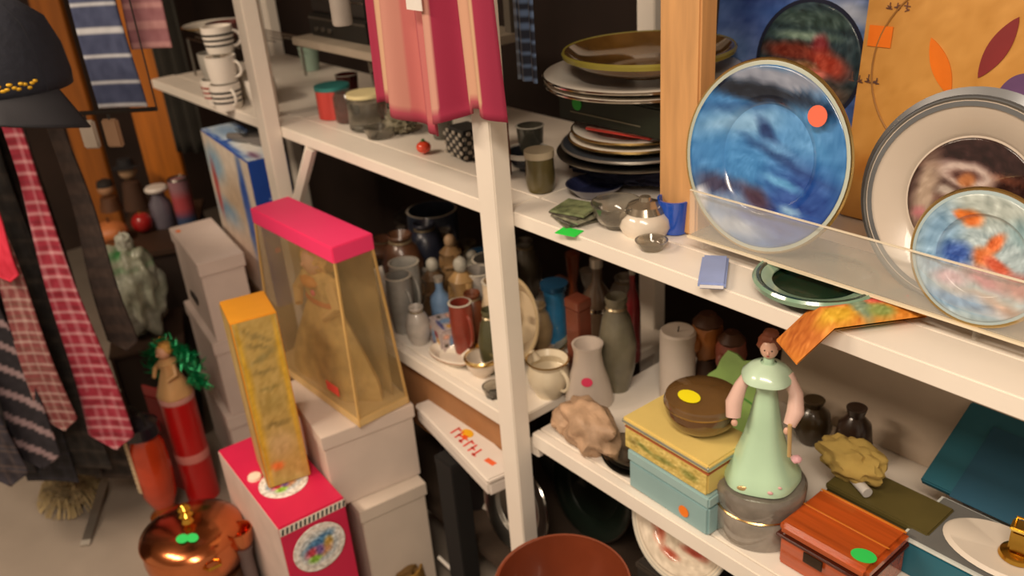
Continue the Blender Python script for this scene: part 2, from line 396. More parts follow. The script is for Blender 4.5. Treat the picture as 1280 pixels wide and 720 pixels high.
# yellow box standing on it
Y0 = WZ(314, 588, zP+.002)
zY = WY(287, 405, Y0.y).z
cY, RY, sxY, syY = quad(zY, (287, 405), (270, 378), (346, 391))
print('yellow', Y0, zY, sxY, syY, cY, pix((Y0.x, Y0.y, zY)))
hY = zY-zP-.002
t = T('yellow_window_box', 'tall narrow yellow box with a printed tan front on the crimson box', 'box', (cY.x, cY.y, zP+.002), RY)
OB('body', G().box(sxY, syY, hY, (0, 0, 0), .0015), M('e8a02c', .45, var=.05), t)
fr = layers('c2a35c', [(.08, .5, .07, .5, 0, 'dcae2c', .4), (.93, .6, .07, .4, 0, 'e0b030', .4), (.5, .9, .3, .015, -8, '94804a', .5), (.5, .84, .3, .012, -5, '94804a', .5), (.5, .78, .3, .015, 5, '9a8850', .5), (.48, .7, .25, .012, 0, '94804a', .5), (.5, .6, .22, .012, 0, '9a8648', .5), (.5, .5, .25, .05, 0, 'b09550', .5), (.5, .38, .3, .012, 0, '84703c', .5), (.5, .25, .28, .08, 0, 'cfb078', .5), (.3, .12, .15, .03, 0, 'f0803a', .3)], seed=12, nz=22)
panel('printed_front', syY-.004, hY-.006, fr, t, (sxY/2+.0012, 0, .003), (0, 0, PI/2), n=60)
panel('printed_front', sxY-.004, hY-.006, layers('b89a5a', [(.5, .5, .3, .4, 0, 'c6ab72', .6)], seed=3), t, (0, -syY/2-.0012, .003))
# ------------------------------------------------------------------ helpers for goods
def size(p, wpx, hpx): k = mpp(p); return wpx*k, hpx*k*1.06
GY = .905                                   # acrylic tray: front plane and top
ZT = WY(1280, 427, GY).z
print('ZT', ZT)
def plate_prof(R, well=.62, lip=.02, th=.004, foot=.5):
    return [(0, 0), (foot*R, 0), (foot*R+.003, -.003), (foot*R+.006, 0), (well*R, .001), ((well+.05)*R, .006), (R, lip), (R+.001, lip+th*.6), (R-.002, lip+th), ((well+.04)*R, .006+th), (well*R, .001+th), (0, th)]
def stand_plate(name, label, cx, cy, Y, mat, art=None, artR=.62, tilt=10, R=None, lip=.016, rim=None, group=None, sy=1, z0=None, well=.62, cat='plate', rough=.2):
    z0 = ZT if z0 is None else z0
    tl = math.radians(tilt); R_ = R or .13
    for _ in range(12):
        p = WY(cx, cy, Y+R_*math.sin(tl))
        if R is None: R_ = (p.z-z0)/math.cos(tl)
    R = R_
    print(label[:30], 'R', round(R, 3), 'top', pix((p.x, Y+2*R*math.sin(tl), z0+2*R*math.cos(tl))), 'left', pix((p.x-R, p.y, p.z)), 'right', pix((p.x+R, p.y, p.z)))
    t = T(name, label, cat, (p.x, Y, z0), 0, group)
    c = (0, R*sy*math.sin(tl), R*sy*math.cos(tl)); rot = (PI/2-tl, 0, 0)
    S_ = Matrix.Diagonal((1, sy, 1, 1))
    OB('plate_body', G().lathe(plate_prof(R, well, lip), 64, rot=S_), mat, t, c, rot)
    if rim: OB('rim_band', G().lathe([(R-.006, lip+.0015), (R+.0015, lip), (R+.0022, lip+.002), (R+.0005, lip+.0042), (R-.006, lip+.003)], 64, rot=S_), rim, t, c, rot)
    if art:
        zz = lambda q: (.0056 if q*artR < well else (.0056+(q*artR-well)/.04*.0052 if q*artR < well+.04 else .0108+(q*artR-well-.04)/(.96-well)*(lip-.006)))
        disc('painted_picture', R*artR, art, t, c, rot, rough=rough, zf=zz, sy=sy)
    t['R'] = R; del t['R']
    return t, R, c, rot
def flat_plate(name, label, x, y, z, R, mat, group=None, art=None, cat='plate', lip=.016, rim=None, rz=0):
    t = T(name, label, cat, (x, y, z+.003), rz, group)
    OB('plate_body', G().lathe(plate_prof(R, .6, lip), 56), mat, t)
    if rim: OB('rim_band', G().lathe([(R-.005, lip+.0015), (R+.0015, lip), (R+.0022, lip+.002), (R+.0005, lip+.0042), (R-.005, lip+.003)], 56), rim, t)
    if art: disc('painted_picture', R*.6, art, t, (0, 0, .0048), (0, 0, 0))
    return t
def vessel(R0, R1, h, th=.003, base=.004, bulge=0, n=8):
    o = [(0, 0)]
    for i in range(n+1):
        q = i/n; o.append((R0+(R1-R0)*q+bulge*math.sin(PI*q), h*q))
    inn = [(r-th, max(z, base)) for r, z in reversed(o[1:])]
    return o + inn + [(0, base)]
def single(name, label, cat, g, mat, loc, rot=(0, 0, 0), group=None, solid=0):
    return tag(OB(name, g, mat, None, loc, rot, solid), label, cat, group)
def mug(label, p, r, h, mat, handle=0, band=None, group=None, name='mug', cat='mug'):
    t = T(name, label, cat, p, handle, group)
    OB('cup_body', G().lathe(vessel(r*.85, r, h, .003, bulge=r*.05), 32), mat, t)
    OB('handle', G().tube([(r*.93+.012*1.6*math.sin(a)*1.0, 0, h*.5 + h*.3*math.cos(a)) for a in [PI*k/10 for k in range(11)]], .0038, 8), mat, t)
    if band:
        for k in range(3): OB('stripe_band', G().lathe([(r*(.90+.04*k)+.0018, h*(.28+.2*k)), (r*(.91+.04*k)+.0018, h*(.36+.2*k))], 32), band, t)
    return t
def bowl(name, label, p, R, h, mat, cat='bowl', th=.005, group=None, rim=None):
    t = T(name, label, cat, p, 0, group)
    out = [(0, 0), (R*.42, 0), (R*.45, .006), (R*.72, h*.3), (R*.9, h*.62), (R, h)]
    inn = [(r-th, z+th*.4) for r, z in reversed(out[2:])] + [(0, .010)]
    OB('bowl_body', G().lathe(out+[(R-.001, h+.002)]+inn, 48), mat, t)
    if rim: OB('rim_band', G().lathe([(R+.0003, h-.006), (R+.0015, h), (R-.001, h+.0035), (R-.006, h+.001)], 48), rim, t)
    return t
def figurine(name, label, p, h, dress, skin=SKIN, hair=BROWN, trim=None, group=None, rz=0, cat='figurine'):
    t = T(name, label, cat, p, rz, group); k = h
    OB('robe', G().lathe([(0, 0), (.24*k, 0), (.25*k, .02*k), (.20*k, .16*k), (.13*k, .38*k), (.09*k, .52*k), (.12*k, .62*k), (.13*k, .70*k), (.07*k, .76*k), (.04*k, .78*k), (0, .78*k)], 26, wob=.04), dress, t)
    OB('head', G().ball(.085*k, .085*k, .105*k, (0, -.01*k, .88*k), 3).ball(.018*k, .02*k, .02*k, (0, -.095*k, .875*k), 1), skin, t)
    OB('hair', G().ball(.098*k, .085*k, .10*k, (0, .025*k, .905*k), 3, .2, 50), hair, t)
    for s in (-1, 1): OB('arm', G().tube([(s*.12*k, 0, .68*k), (s*.19*k, -.05*k, .54*k), (s*.08*k, -.15*k, .50*k)], [.045*k, .04*k, .025*k], 8), trim or dress, t)
    return t
GP = {'p': 'plates standing at the right end of the main shelf'}
# ------------------------------------------------------------------ plates standing on the right
wolf = layers('3d7dbd', [(.5, .93, .42, .06, 0, '8890a4', .4), (.45, .84, .46, .055, -4, '141c2c', .35), (.3, .74, .22, .03, 8, '1d4f8c', .5), (.30, .66, .32, .07, 14, '7fb0dc', .6),
    (.72, .66, .16, .12, -20, '5b9ad6', .6), (.50, .60, .13, .045, -50, '1b3a72', .4), (.66, .49, .30, .035, -16, '1a3468', .4), (.62, .54, .2, .03, -18, '5f98d2', .5), (.35, .45, .25, .1, -10, '3f86c8', .6),
    (.8, .30, .25, .18, -15, '234a98', .5), (.55, .16, .3, .12, 0, '27489a', .5), (.2, .29, .14, .06, 0, '3a3654', .5), (.30, .20, .16, .05, 10, '7d93b4', .5), (.12, .18, .06, .08, 0, 'e2e4ec', .4),
    (.46, .26, .12, .05, -25, '4a3448', .5), (.35, .08, .22, .06, 0, 'a8b6cc', .5), (.62, .38, .12, .025, -12, '5ea4dc', .5), (.7, .24, .08, .02, 0, '8ab4dc', .5)], nz=26, seed=1, streak=(.6, 1.5))
t, R, c, rot = stand_plate('collector_plate', 'large blue plate with a whale-like shape and a thin gilt rim, orange sticker', 962, 196, .925, M('b8c0b4', .2, var=.05, coat=.5), wolf, .945, 9, rim=GOLD, lip=.012, well=.55)
t['label'] = 'large round plate painted in blues with a gilt rim and an orange-red sticker'
sticker(t, 'ee6f52', (c[0]+R*.60, c[1]-.016, c[2]+R*.56), rot, .013)
fish = None
pic = layers('2c1410', [(.5, .82, .42, .14, 0, '2a0f0e', .3), (.5, .72, .35, .03, 0, '6a3a28', .5), (.45, .66, .15, .03, 0, '8a4a2a', .5), (.42, .70, .23, .10, -4, 'c8b4ac', .25), (.42, .69, .12, .045, 0, '54302a', .4), (.44, .66, .06, .05, 0, 'b06c3c', .4), (.40, .45, .2, .12, 0, '6a4034', .5), (.62, .50, .2, .06, 0, '5a2a20', .5), (.14, .5, .09, .3, 0, 'b09a88', .5), (.12, .32, .05, .05, 0, 'b06a70', .5), (.3, .55, .08, .04, 0, 'a89a90', .5), (.6, .2, .25, .15, 0, '4a2a22', .5)], nz=26, seed=21)
t, R, c, rot = stand_plate('serving_platter', 'very large off-white platter with a grey metal rim and a dark centre picture', 1212, 268, .955, M('cdbfb0', .3, var=.04, coat=.3), pic, .62, 9, rim=PEWTER, lip=.02, well=.64, R=.114)
OB('metal_rim', G().lathe([(R*.93, .0235), (R+.002, .024), (R+.004, .021), (R+.002, .016), (R+.012, .012), (R+.004, .006)], 64), M('85878a', .3, metal=.7, var=.1), t, c, rot)
fish = layers('a8bcc4', [(.5, .9, .5, .15, 0, 'b4c0bc', .5), (.15, .55, .15, .3, 0, '7fa6c8', .5), (.36, .78, .08, .07, 30, 'd8702c', .35), (.28, .80, .04, .04, 0, 'e07830', .4), (.56, .62, .05, .10, -30, 'd86a34', .4), (.5, .5, .08, .08, 0, 'e08048', .4), (.30, .48, .12, .09, 0, '3458a8', .4), (.62, .45, .10, .05, -20, 'c8583c', .4), (.90, .62, .07, .12, 0, 'cc6830', .4), (.30, .28, .12, .06, 0, 'c8a4b4', .5), (.55, .33, .16, .06, -15, 'c06a78', .5), (.8, .35, .15, .08, 0, 'b86a60', .5), (.6, .15, .3, .06, 0, 'c89a80', .5), (.4, .12, .3, .06, 0, '7098c0', .5), (.75, .75, .12, .1, 0, '90b0b8', .5)], nz=44, seed=33)
p = WY(1222, 322, .972)
t, R, c, rot = stand_plate('collector_plate', 'pale blue round plate covered in orange goldfish, in front of the off-white platter', 1232, 320, .915, M('a9bcc0', .2, var=.05, coat=.5), fish, .93, 7, rim=GOLD, lip=.010, well=.6)
vill = layers('27404a', [(.5, .86, .4, .08, 0, '39524e', .4), (.45, .72, .3, .04, 0, '7f9a8a', .5), (.35, .58, .3, .08, 0, '7a2c1c', .4), (.6, .66, .08, .08, 0, '8a2a34', .4), (.7, .5, .2, .1, -20, 'b8402a', .4), (.45, .45, .14, .05, 0, '9a6a44', .4), (.6, .4, .1, .05, 0, 'd87060', .4), (.5, .25, .4, .1, 0, '6a3c24', .5)], nz=40, seed=40)
bl = layers('4a6cb0', [(.4, .9, .4, .08, 0, '2c3a80', .4), (.75, .82, .3, .06, -10, 'b8c4dc', .5), (.35, .75, .3, .1, 15, '3f66b4', .5), (.2, .4, .2, .3, 0, '5560a0', .5), (.1, .6, .2, .1, 0, '6c8cc8', .5), (.15, .25, .3, .1, 0, '6f5a90', .5), (.9, .65, .2, .08, 0, '6f94cc', .5)], nz=30, seed=50, streak=(.5, 2))
pc = WY(985, 60, 1.21)
t = T('picture_tile', 'square blue and white picture board standing behind the plates', 'picture', (pc.x, 1.21, MT), rx=math.radians(-5))
hh = WY(985, -45, 1.21).z - MT
OB('board', G().box(.30, .010, hh, (0, 0, 0)), M('35508c', .5), t)
panel('printed_face', .296, hh-.004, bl, t, (0, -.0062, .002), n=50)
q = WY(1003, 80, 1.206)
OB('round_border', G().lathe([(.089, 0), (.095, 0), (.095, .001), (.089, .001)], 48), M('1a2038', .5), t, (q.x-pc.x, -.0066, q.z-MT), FACE)
disc('round_scene', .089, vill, t, (q.x-pc.x, -.0072, q.z-MT), FACE, rough=.5)
# orange board with marks
ob = layers('d09448', [(.5, .5, .6, .6, 0, 'd49a4c', .5), (.12, .2, .10, .05, 0, 'c07a30', .6)], nz=12, seed=60)
pc = WY(1190, 60, 1.16)
xl = WY(1072, 60, 1.16).x; wd = .40; hh = WY(1190, -70, 1.16).z - MT
t = T('orange_board', 'ochre yellow board with a leaf decoration and faint ring, behind the platter', 'board', (xl+wd/2, 1.16, MT), rx=math.radians(-4))
OB('board', G().box(wd, .012, hh, (0, 0, 0)), M('cf9245', .6), t)
panel('printed_face', wd-.004, hh-.004, ob, t, (0, -.0072, .002))
def onb(px, py): q = WY(px, py, 1.16); return (q.x-xl-wd/2, -.009, q.z-MT)
q = onb(1200, 95); 
g = G().tube([(q[0]+.125*math.cos(a), q[1], q[2]+.125*math.sin(a)) for a in [2*PI*k/60 for k in range(61)]], .0012, 5)
OB('faint_ring', g, M('a8763c', .6), t)
def leaf(name, c, a, L_, W_, parent, mat, off=0):
    pts = []
    for k in range(17):
        q = k/16; pts.append((-L_/2+L_*q, W_/2*math.sin(PI*q)**.8))
    for k in range(15, 0, -1):
        q = k/16; pts.append((-L_/2+L_*q, -W_/2*math.sin(PI*q)**.8))
    OB(name, G().prism(pts, .0012, (0, 0, 0)), mat, parent, (c[0], c[1]-off, c[2]), (0, -a, 0))
leaf('orange_leaf', onb(1172, 85), math.radians(-62), .080, .024, t, M('f07c14', .5))
leaf('maroon_leaf', onb(1243, 62), math.radians(66), .085, .026, t, M('8a2a2c', .6))
leaf('violet_leaf', onb(1272, 110), math.radians(30), .06, .03, t, M('6a4a78', .6))
for px, py, w_, h_, cc in [(1094, 52, .034, .028, 'ff7d10')]: OB('orange_price_tag', G().box(w_, .001, h_, (0, 0, 0), 0), M(cc, .6), t, onb(px, py+8))
def script(name, cx, cy, parent, mat, n=3, s=.006):
    g = G(); q = onb(cx, cy)
    for i in range(n):
        for sx_, sz_, a in [(1.5, .22, .1), (.22, 1.5, 0), (1.1, .2, -.5), (1.0, .2, .6)]:
            g.box(s*sx_, .0008, s*sz_, (q[0]+(i-n/2)*s*2.0+random.uniform(-.2, .2)*s, q[1], q[2]+random.uniform(-.5, .5)*s), 0, rot=Matrix.Rotation(a, 4, 'Y'))
    tag(OB(name, g, mat, parent), kind='stuff')
script('ink_marks', 1122, 12, t, M('7a5040', .6), 3); script('ink_marks', 1082, 103, t, M('6a4a40', .6), 4)
# clear acrylic guard
xa, xb = WY(862, 300, GY).x, .42
t = T('acrylic_guard', 'clear acrylic tray with a front guard carrying the standing plates', 'tray', ((xa+xb)/2, GY, MT))
AC = M('f4f4ee', .04, var=0, alpha=.16)
OB('pane', G().box(xb-xa, .003, WY(1280, 353, GY).z-ZT, (0, 0, ZT-MT), .0005), AC, t)
OB('top_edge', G().box(xb-xa, .0032, .0014, (0, 0, WY(1280, 353, GY).z-MT), 0), M('e8dcc4', .2, var=0), t)
OB('bottom_edge', G().box(xb-xa, .0045, .003, (0, -.004, ZT-MT-.003), 0), M('e6d8bc', .2, var=0), t)
OB('tray_floor', G().box(xb-xa, .10, .0025, (0, .053, ZT-MT-.003), 0), M('a59a86', .12, var=.1, alpha=.6), t)
for sx_ in (-1, -.33, .33, 1): OB('foot', G().box(.004, .08, ZT-MT-.003, (sx_*((xb-xa)/2-.01), .055, 0), 0), AC, t)
# green bowl and toy bag in front
p = S(996, 398); r_, h_ = size(p, 78, 30)
t = bowl('glass_dish', 'dark green glazed oval dish on the shelf edge below the blue plate', (p.x-.022, .905, MT), .076, .0215, M('17301f', .16, var=.3, coat=.5), 'dish', th=.007, rim=M('7fa088', .15, coat=.6))
OB('pale_inner_ring', G().lathe([(.053, .0165), (.064, .0215), (.0665, .0225), (.053, .0185)], 48), M('8aa890', .15, coat=.6), t)
# blue card case
p = S(880, 350)
t = T('blue_card_case', 'pale periwinkle blue wallet lying at the foot of the pine upright', 'wallet', (p.x, p.y+.02, MT), math.radians(35))
OB('cover', G().box(.036, .090, .010, (0, 0, 0), .003), M('93a3d2', .5), t)
OB('page_edge', G().box(.030, .002, .004, (0, -.0455, .003), 0), M('e8e6e8', .6), t)
# toy pouch over the edge
p = WZ(1082, 402, MT)
t = T('gift_pouch', 'bright orange, red and green patterned pouch lying over the shelf edge', 'pouch', (p.x-.012, p.y-.012, MT+.002), math.radians(58))
pch = layers('d8862a', [(.12, .5, .14, .5, 0, 'b8641c', .4), (.38, .75, .1, .25, 0, 'c83c4c', .3), (.34, .3, .14, .25, 0, 'd8a828', .4), (.55, .5, .08, .5, 0, '7f9478', .3), (.72, .7, .1, .25, 0, 'd2564a', .3), (.68, .25, .1, .2, 0, '8a9a50', .4), (.9, .5, .12, .4, 0, 'd88a2c', .4)], nz=40, seed=70)
g = G()
def pf(u, v):
    th_ = .011*math.sin(PI*u)**.5*math.sin(PI*v)**.5; x = (u-.5)*.155
    droop = -.0 if x > -.035 else -(abs(x+.035))*.95
    return (x, (v-.5)*.058, th_+droop+.010)
def pf2(u, v): a = pf(u, v); return (a[0], a[1], a[2]-2*.009*math.sin(PI*u)**.5*math.sin(PI*v)**.5-.002)
g.grid(40, 16, pf); g.grid(40, 16, lambda u, v: pf2(u, 1-v)); me = g.done()
colour(me, lambda c_: pch(c_.x/.155+.5, c_.y/.058+.5))
OB('cloth', me, MV(.7), t); OB('drawstring', G().tube([(.066, -.02, .012), (.068, 0, .022), (.066, .02, .012)], .0022, 6), M('b03038', .7), t)

# ------------------------------------------------------------------ centre: platters, box, small dishes
pl = S(765, 232)
XC, YC = WY(795, 215, 1.08).x, 1.08
def stackc(cx, cy, Y): return WY(cx, cy, Y)
zt = MT
# dark blue folded cloth under the lower plates
q = WY(700, 228, 1.06)
RR = mpp((XC, YC, 1.1))*98
t = single('folded_cloth', 'navy blue folded cloth under the lower stack of plates', 'cloth', G().ball(.12, .085, .022, (0, 0, .022), 4, .28, 40), M('1c1f38', .85, var=.3), (XC-.03, YC+.01, MT))
z0 = WY(795, 236, YC).z-.01
print('stack z', z0, RR)
single('dark_tin', 'black round tin holding up the lower stack of plates', 'tin', G().lathe([(0, 0), (.06, 0), (.06, max(.02, z0-MT-.07)), (0, max(.02, z0-MT-.07))], 32), BLACK, (XC+.02, YC, MT+.068)) if 0 else None
zs_ = MT+.042
specs = [(1.0, PEWTER, 'grey pewter plate at the bottom of the lower plate stack', None), (.93, M('3a4048', .3, coat=.4), 'dark slate plate, second from the bottom of the lower stack', M('b8b4ac', .3, metal=.8)), (.84, PORC, 'cream plate with a gilt rim, third from the bottom of the lower stack', GOLD), (.80, PORC, 'top cream plate of the lower stack, a red and pink card on it', GOLD)]
for i, (k, m_, lab, rm) in enumerate(specs):
    flat_plate('stacked_plate', lab, XC, YC, zs_, RR*k, m_, 'lower stack of plates', rim=rm, lip=.012); zs_ += .0125
zs_ += .008
t = T('sale_card', 'red and pink patterned card lying on the lower stack of plates', 'card', (XC+.015, YC-.03, zs_), math.radians(8))
OB('card', G().box(.13, .075, .004, (0, 0, 0), .001), M('d8483c', .5), t)
panel('printed_face', .126, .071, layers('d8a89a', [(.15, .5, .13, .3, 0, 'ef6a8c', .3), (.75, .45, .2, .4, 0, 'f0503a', .3), (.45, .9, .5, .12, 0, 'b02a24', .3), (.45, .2, .1, .1, 0, 'e8645a', .3)], nz=50, seed=80), t, (0, -.0355, .0048), (-PI/2, 0, 0))
# dark green box carrying the upper platters
zb2 = zs_+.010
zg = WY(690, 108, YC-.07).z
print('green box', zb2, zg)
t = T('dark_green_box', 'dark green box with a green sticker between the two plate stacks', 'box', (XC+.01, YC, zb2))
GRN = M('1c2216', .5, var=.3)
OB('body', G().box(.24, .15, max(.05, zg-zb2), (0, 0, 0), .003), GRN, t)
OB('pale_line', G().box(.16, .001, .0022, (-.01, -.0755, (zg-zb2)*.30), 0), M('6c6654', .5), t)
sticker(t, '2f9a38', (-.072, -.0762, (zg-zb2)*.62), FACE, .011)
zs_ = max(zb2+.05, zg)+.001
R2 = mpp((XC, YC, zs_))*122
for i, (k, m_, lab, rm) in enumerate([(1.0, PORC, 'large white platter at the bottom of the upper stack', CHROME), (1.02, PORC, 'large white platter with a silver rim, middle of the upper stack', CHROME)]):
    flat_plate('stacked_platter', lab, XC+.015, YC, zs_, R2*k*.98, m_, 'upper stack of platters', rim=rm, lip=.014); zs_ += .013
amber = M('6a4a20', .12, var=.5, scale=12, coat=.8)
t = bowl('amber_dish', 'shallow amber and olive glazed dish on top of the upper platters', (XC+.02, YC+.01, zs_+.001), R2*.86, .038, amber, 'dish', th=.006, rim=M('8f8438', .25))
# clear glass shelf rod line
# coasters / glass things at the front
p = S(700, 290)
for k in range(5):
    single('glass_coaster', ['lowest glass coaster of the pile behind the neon green price card', 'second glass coaster from the bottom behind the neon green card', 'middle glass coaster of the pile behind the neon green card', 'fourth glass coaster, just under the green-flecked one'][k] if k < 4 else 'topmost glass coaster with green flecks in the pile by the white post', 'coaster',
        G().box(.062-.004*(k % 2), .058, .0042, (0, 0, 0), .001), M(['6d6a58', '4a4a40', '8a8874', '57524a', '77805c'][k], .12, var=.5, scale=60, coat=.8), (p.x-.02+.004*(k % 3), p.y+.05, MT+.0001+.0046*k), (0, 0, math.radians(-20+9*k)), 'glass coasters by the white post')
single('neon_tag', 'bright green price card on the shelf edge by the glass coasters', 'price tag', G().box(.036, .026, .0012, (0, 0, 0), 0), M('2fe04c', .6, var=.02), (p.x+.012, p.y+.008, MT+.0002), (0, 0, math.radians(15)))
p = S(742, 298)
t = bowl('glass_bowl', 'small clear glass bowl with cut sides behind the green price card', (p.x-.004, p.y+.055, MT), .040, .040, SMOKE, th=.003)
p = S(775, 303)
t = T('silver_dish', 'white and silver squat lidded pot on the middle of the main shelf', 'pot', (p.x, p.y+.055, MT))
OB('pot_body', G().lathe([(0, 0), (.034, 0), (.040, .012), (.038, .026), (.030, .034), (0, .034)], 30), M('d9cdbd', .2, coat=.6), t)
OB('lid', G().lathe([(.031, .0345), (.026, .044), (.010, .050), (.008, .056), (0, .058)], 30), M('b0a492', .15, metal=.8), t)
p = S(722, 262)
single('dark_dish', 'small dark blue dish behind the glass coasters', 'dish', G().lathe(vessel(.03, .05, .02, .003), 30), M('272b48', .2, coat=.6), (p.x-.03, p.y+.07, MT))
p = S(815, 300)
t = T('cobalt_glass', 'cobalt blue glass tumbler left of the pine upright', 'glass', (p.x, p.y+.05, MT))
OB('tumbler', G().lathe(vessel(.021, .026, .052, .003), 28), M('1450c0', .1, var=.1, coat=.8), t)
p = S(812, 312)
single('glass_dish', 'tiny clear glass dish in front of the cobalt tumbler', 'dish', G().lathe(vessel(.016, .024, .014, .003), 28), SMOKE, (p.x, p.y+.004, MT))
p = WY(658, 235, 1.0)
t = bowl('slate_bowl', 'small dark bowl with a pale rim just right of the white post', (p.x+.01, 1.0, MT), .042, .035, M('262a34', .2, coat=.5), rim=M('c8c4bc', .2))

# ------------------------------------------------------------------ left part of the main shelf
def glassjar(px, py, dy, r, h, label, lidc=None, mat=None, name='glass_jar'):
    p = S(px, py); t = T(name, label, 'jar', (p.x, p.y+dy, MT))
    OB('jar_body', G().lathe([(0, 0), (r*.92, 0), (r, .004), (r, h*.78), (r*.8, h*.88), (r*.8, h*.92), (0, h*.92)], 28), mat or SMOKE, t)
    if lidc: OB('lid', G().lathe([(0, h*.9), (r*.95, h*.9), (r*.97, h*.93), (r*.95, h*1.0), (0, h*1.0)], 28), lidc, t)
    return t
p = S(380, 152)
t = T('red_tin', 'red and green printed round tin near the left post', 'tin', (p.x+.02, p.y+.075, MT))
g = G().lathe([(0, 0), (.040, 0), (.040, .066), (0, .066)], 40); me = g.done()
ft = layers('c8433c', [(.3, .3, .2, .15, 0, 'e05a50', .5), (.6, .6, .2, .1, 0, 'a8342e', .5), (.2, .85, .3, .1, 0, '6a9a58', .4), (.7, .9, .3, .1, 0, '5a8a80', .4), (.5, .75, .1, .08, 0, 'd8c04a', .4)], nz=40, seed=3)
colour(me, lambda c_: ft(math.atan2(c_.y, c_.x)/2/PI+.5, c_.z/.066)); OB('printed_body', me, MV(.35), t)
OB('lid', G().lathe([(0, .0655), (.0415, .0655), (.0415, .074), (.02, .076), (0, .076)], 36), M('3f8f8c', .35, metal=.3), t)
glassjar(408, 158, .06, .030, .074, 'plain clear jar between the red tin and the cream-lidded jar')
glassjar(438, 166, .050, .044, .080, 'wide clear jar with a flat cream lid on the left part of the main shelf', M('e2d3a0', .5))
p = S(470, 172)
t = single('grey_ornament', 'lumpy grey-green stone animal ornament beside the cream-lidded jar', 'ornament', G().ball(.040, .03, .026, (0, 0, .026), 4, .45, 45).ball(.018, .016, .016, (.030, -.005, .046), 3, .2), M('77705c', .6, var=.35, scale=40), (p.x+.01, p.y+.06, MT))
single('glass_ashtray', 'low clear glass ashtray in front of the grey ornament', 'ashtray', G().lathe(vessel(.028, .036, .022, .006), 28), SMOKE, (p.x+.0, p.y+.012, MT))
p = S(515, 196)
t = T('red_berry', 'small glossy red tomato-shaped trinket on the main shelf', 'trinket', (p.x, p.y+.03, MT))
OB('fruit', G().ball(.015, .015, .0125, (0, 0, .0125), 3), M('e0482c', .25, coat=.5), t); OB('calyx', G().lathe([(0, .026), (.005, .0255), (.0015, .030), (0, .030)], 8), M('3c6a2c', .6), t)
p = S(556, 205)
t = T('woven_basket', 'black and white woven square basket below the striped towel', 'basket', (p.x-.005, p.y+.06, MT), math.radians(-8))
OB('basket_body', G().box(.075, .06, .060, (0, 0, 0), .008), M('2c2a28', .7), t)
g = G()
for r_ in range(6):
    for c_ in range(6):
        if (r_+c_) % 2 == 0: g.box(.0105, .003, .0072, (-.031+c_*.0125, -.030, .006+r_*.009), .001)
        if (r_+c_) % 2 == 0: g.box(.003, .0085, .0072, (.0375, -.024+c_*.0098, .006+r_*.009), .001)
tag(OB('woven_strand', g, M('a49c90', .6), t), kind='stuff')
p = S(598, 232)
single('wood_block', 'reddish brown upright wooden block beside the middle white post', 'block', G().box(.030, .045, .115, (0, 0, 0), .002), M('6a3418', .45, var=.3, stretch=(6, 6, .6)), (p.x-.012, p.y+.055, MT))
p = S(450, 132)
mug('white mug with a blue and red print behind the jars', (p.x+.05, p.y+.13, MT), .030, .072, M('d8ccc8', .3), 2.6)
# small stock behind the towel
for px, lab, c_ in [(395, 'pale green glass tumbler behind the red tin', '8fa898'), (480, 'smoky brown tumbler at the back behind the towel', '7a6a58')]:
    p = WY(px, 120, 1.2); single('tumbler', lab, 'glass', G().lathe(vessel(.024, .03, .07, .003), 24), M(c_, .15, coat=.5), (p.x, 1.2, MT))
for px, py, dy, r_, h_, c_, lab in [(395, 150, .17, .030, .085, '9a9c90', 'tall clear tumbler behind the red tin'), (425, 150, .20, .030, .075, 'b8b4a8', 'milky glass behind the cream-lidded jar'), (462, 160, .16, .028, .070, 'a8a498', 'clear glass behind the grey stone ornament'),
   (495, 182, .10, .026, .060, '8c8a80', 'cut glass between the stone ornament and the towel hem'), (365, 140, .14, .028, .070, '6a2c2c', 'dark red glass just right of the left post'), (530, 198, .13, .028, .060, '9a968a', 'clear glass right behind the tomato-shaped trinket'), (575, 220, .14, .026, .070, '6c6a60', 'grey glass between the woven basket and the wooden block')]:
    p = S(px, py); t = T('drinking_glass', lab, 'glass', (p.x+dy*.3, p.y+dy, MT), 0, 'glasses on the left part of the main shelf')
    OB('glass_body', G().lathe(vessel(r_*.8, r_, h_, .003), 26), M(c_, .08, var=.1, trans=.6), t); OB('rim', G().lathe([(r_-.001, h_-.002), (r_+.0015, h_), (r_-.002, h_+.001)], 26), M('c8c6bc', .15), t)
# mugs at the far left end
p = S(268, 148)
k = 0
labs = ['black and white banded mug at the front of the far left end', 'white mug with red bands beside the banded mug, far left end', 'white mug behind the red-banded mug at the far left end', 'cream mug at the very back of the far left end', 'upper white mug stacked on the banded mug, far left end', 'upper grey mug stacked on the red-banded mug, far left end', 'white cup crowning the mug pile at the far left end']
base = S(272, 150)
for (dx, dy, lv, mt, bd, ang) in [(.02, .05, 0, WHITE, BLACK, 0), (-.06, .06, 0, WHITE, M('a84a40', .4), 1), (.05, .13, 0, WHITE, None, 2), (-.05, .15, 0, M('d2c4ae', .4), None, 3), (.015, .055, 1, WHITE, None, .6), (-.055, .065, 1, M('a8a49c', .3), None, 2), (-.02, .075, 2, WHITE, BLACK, 1)]:
    mug(labs[k], (base.x+dx-.11, base.y+dy+.02, MT+lv*.066), .038, .064, mt, ang, bd, 'pile of mugs at the far left end'); k += 1
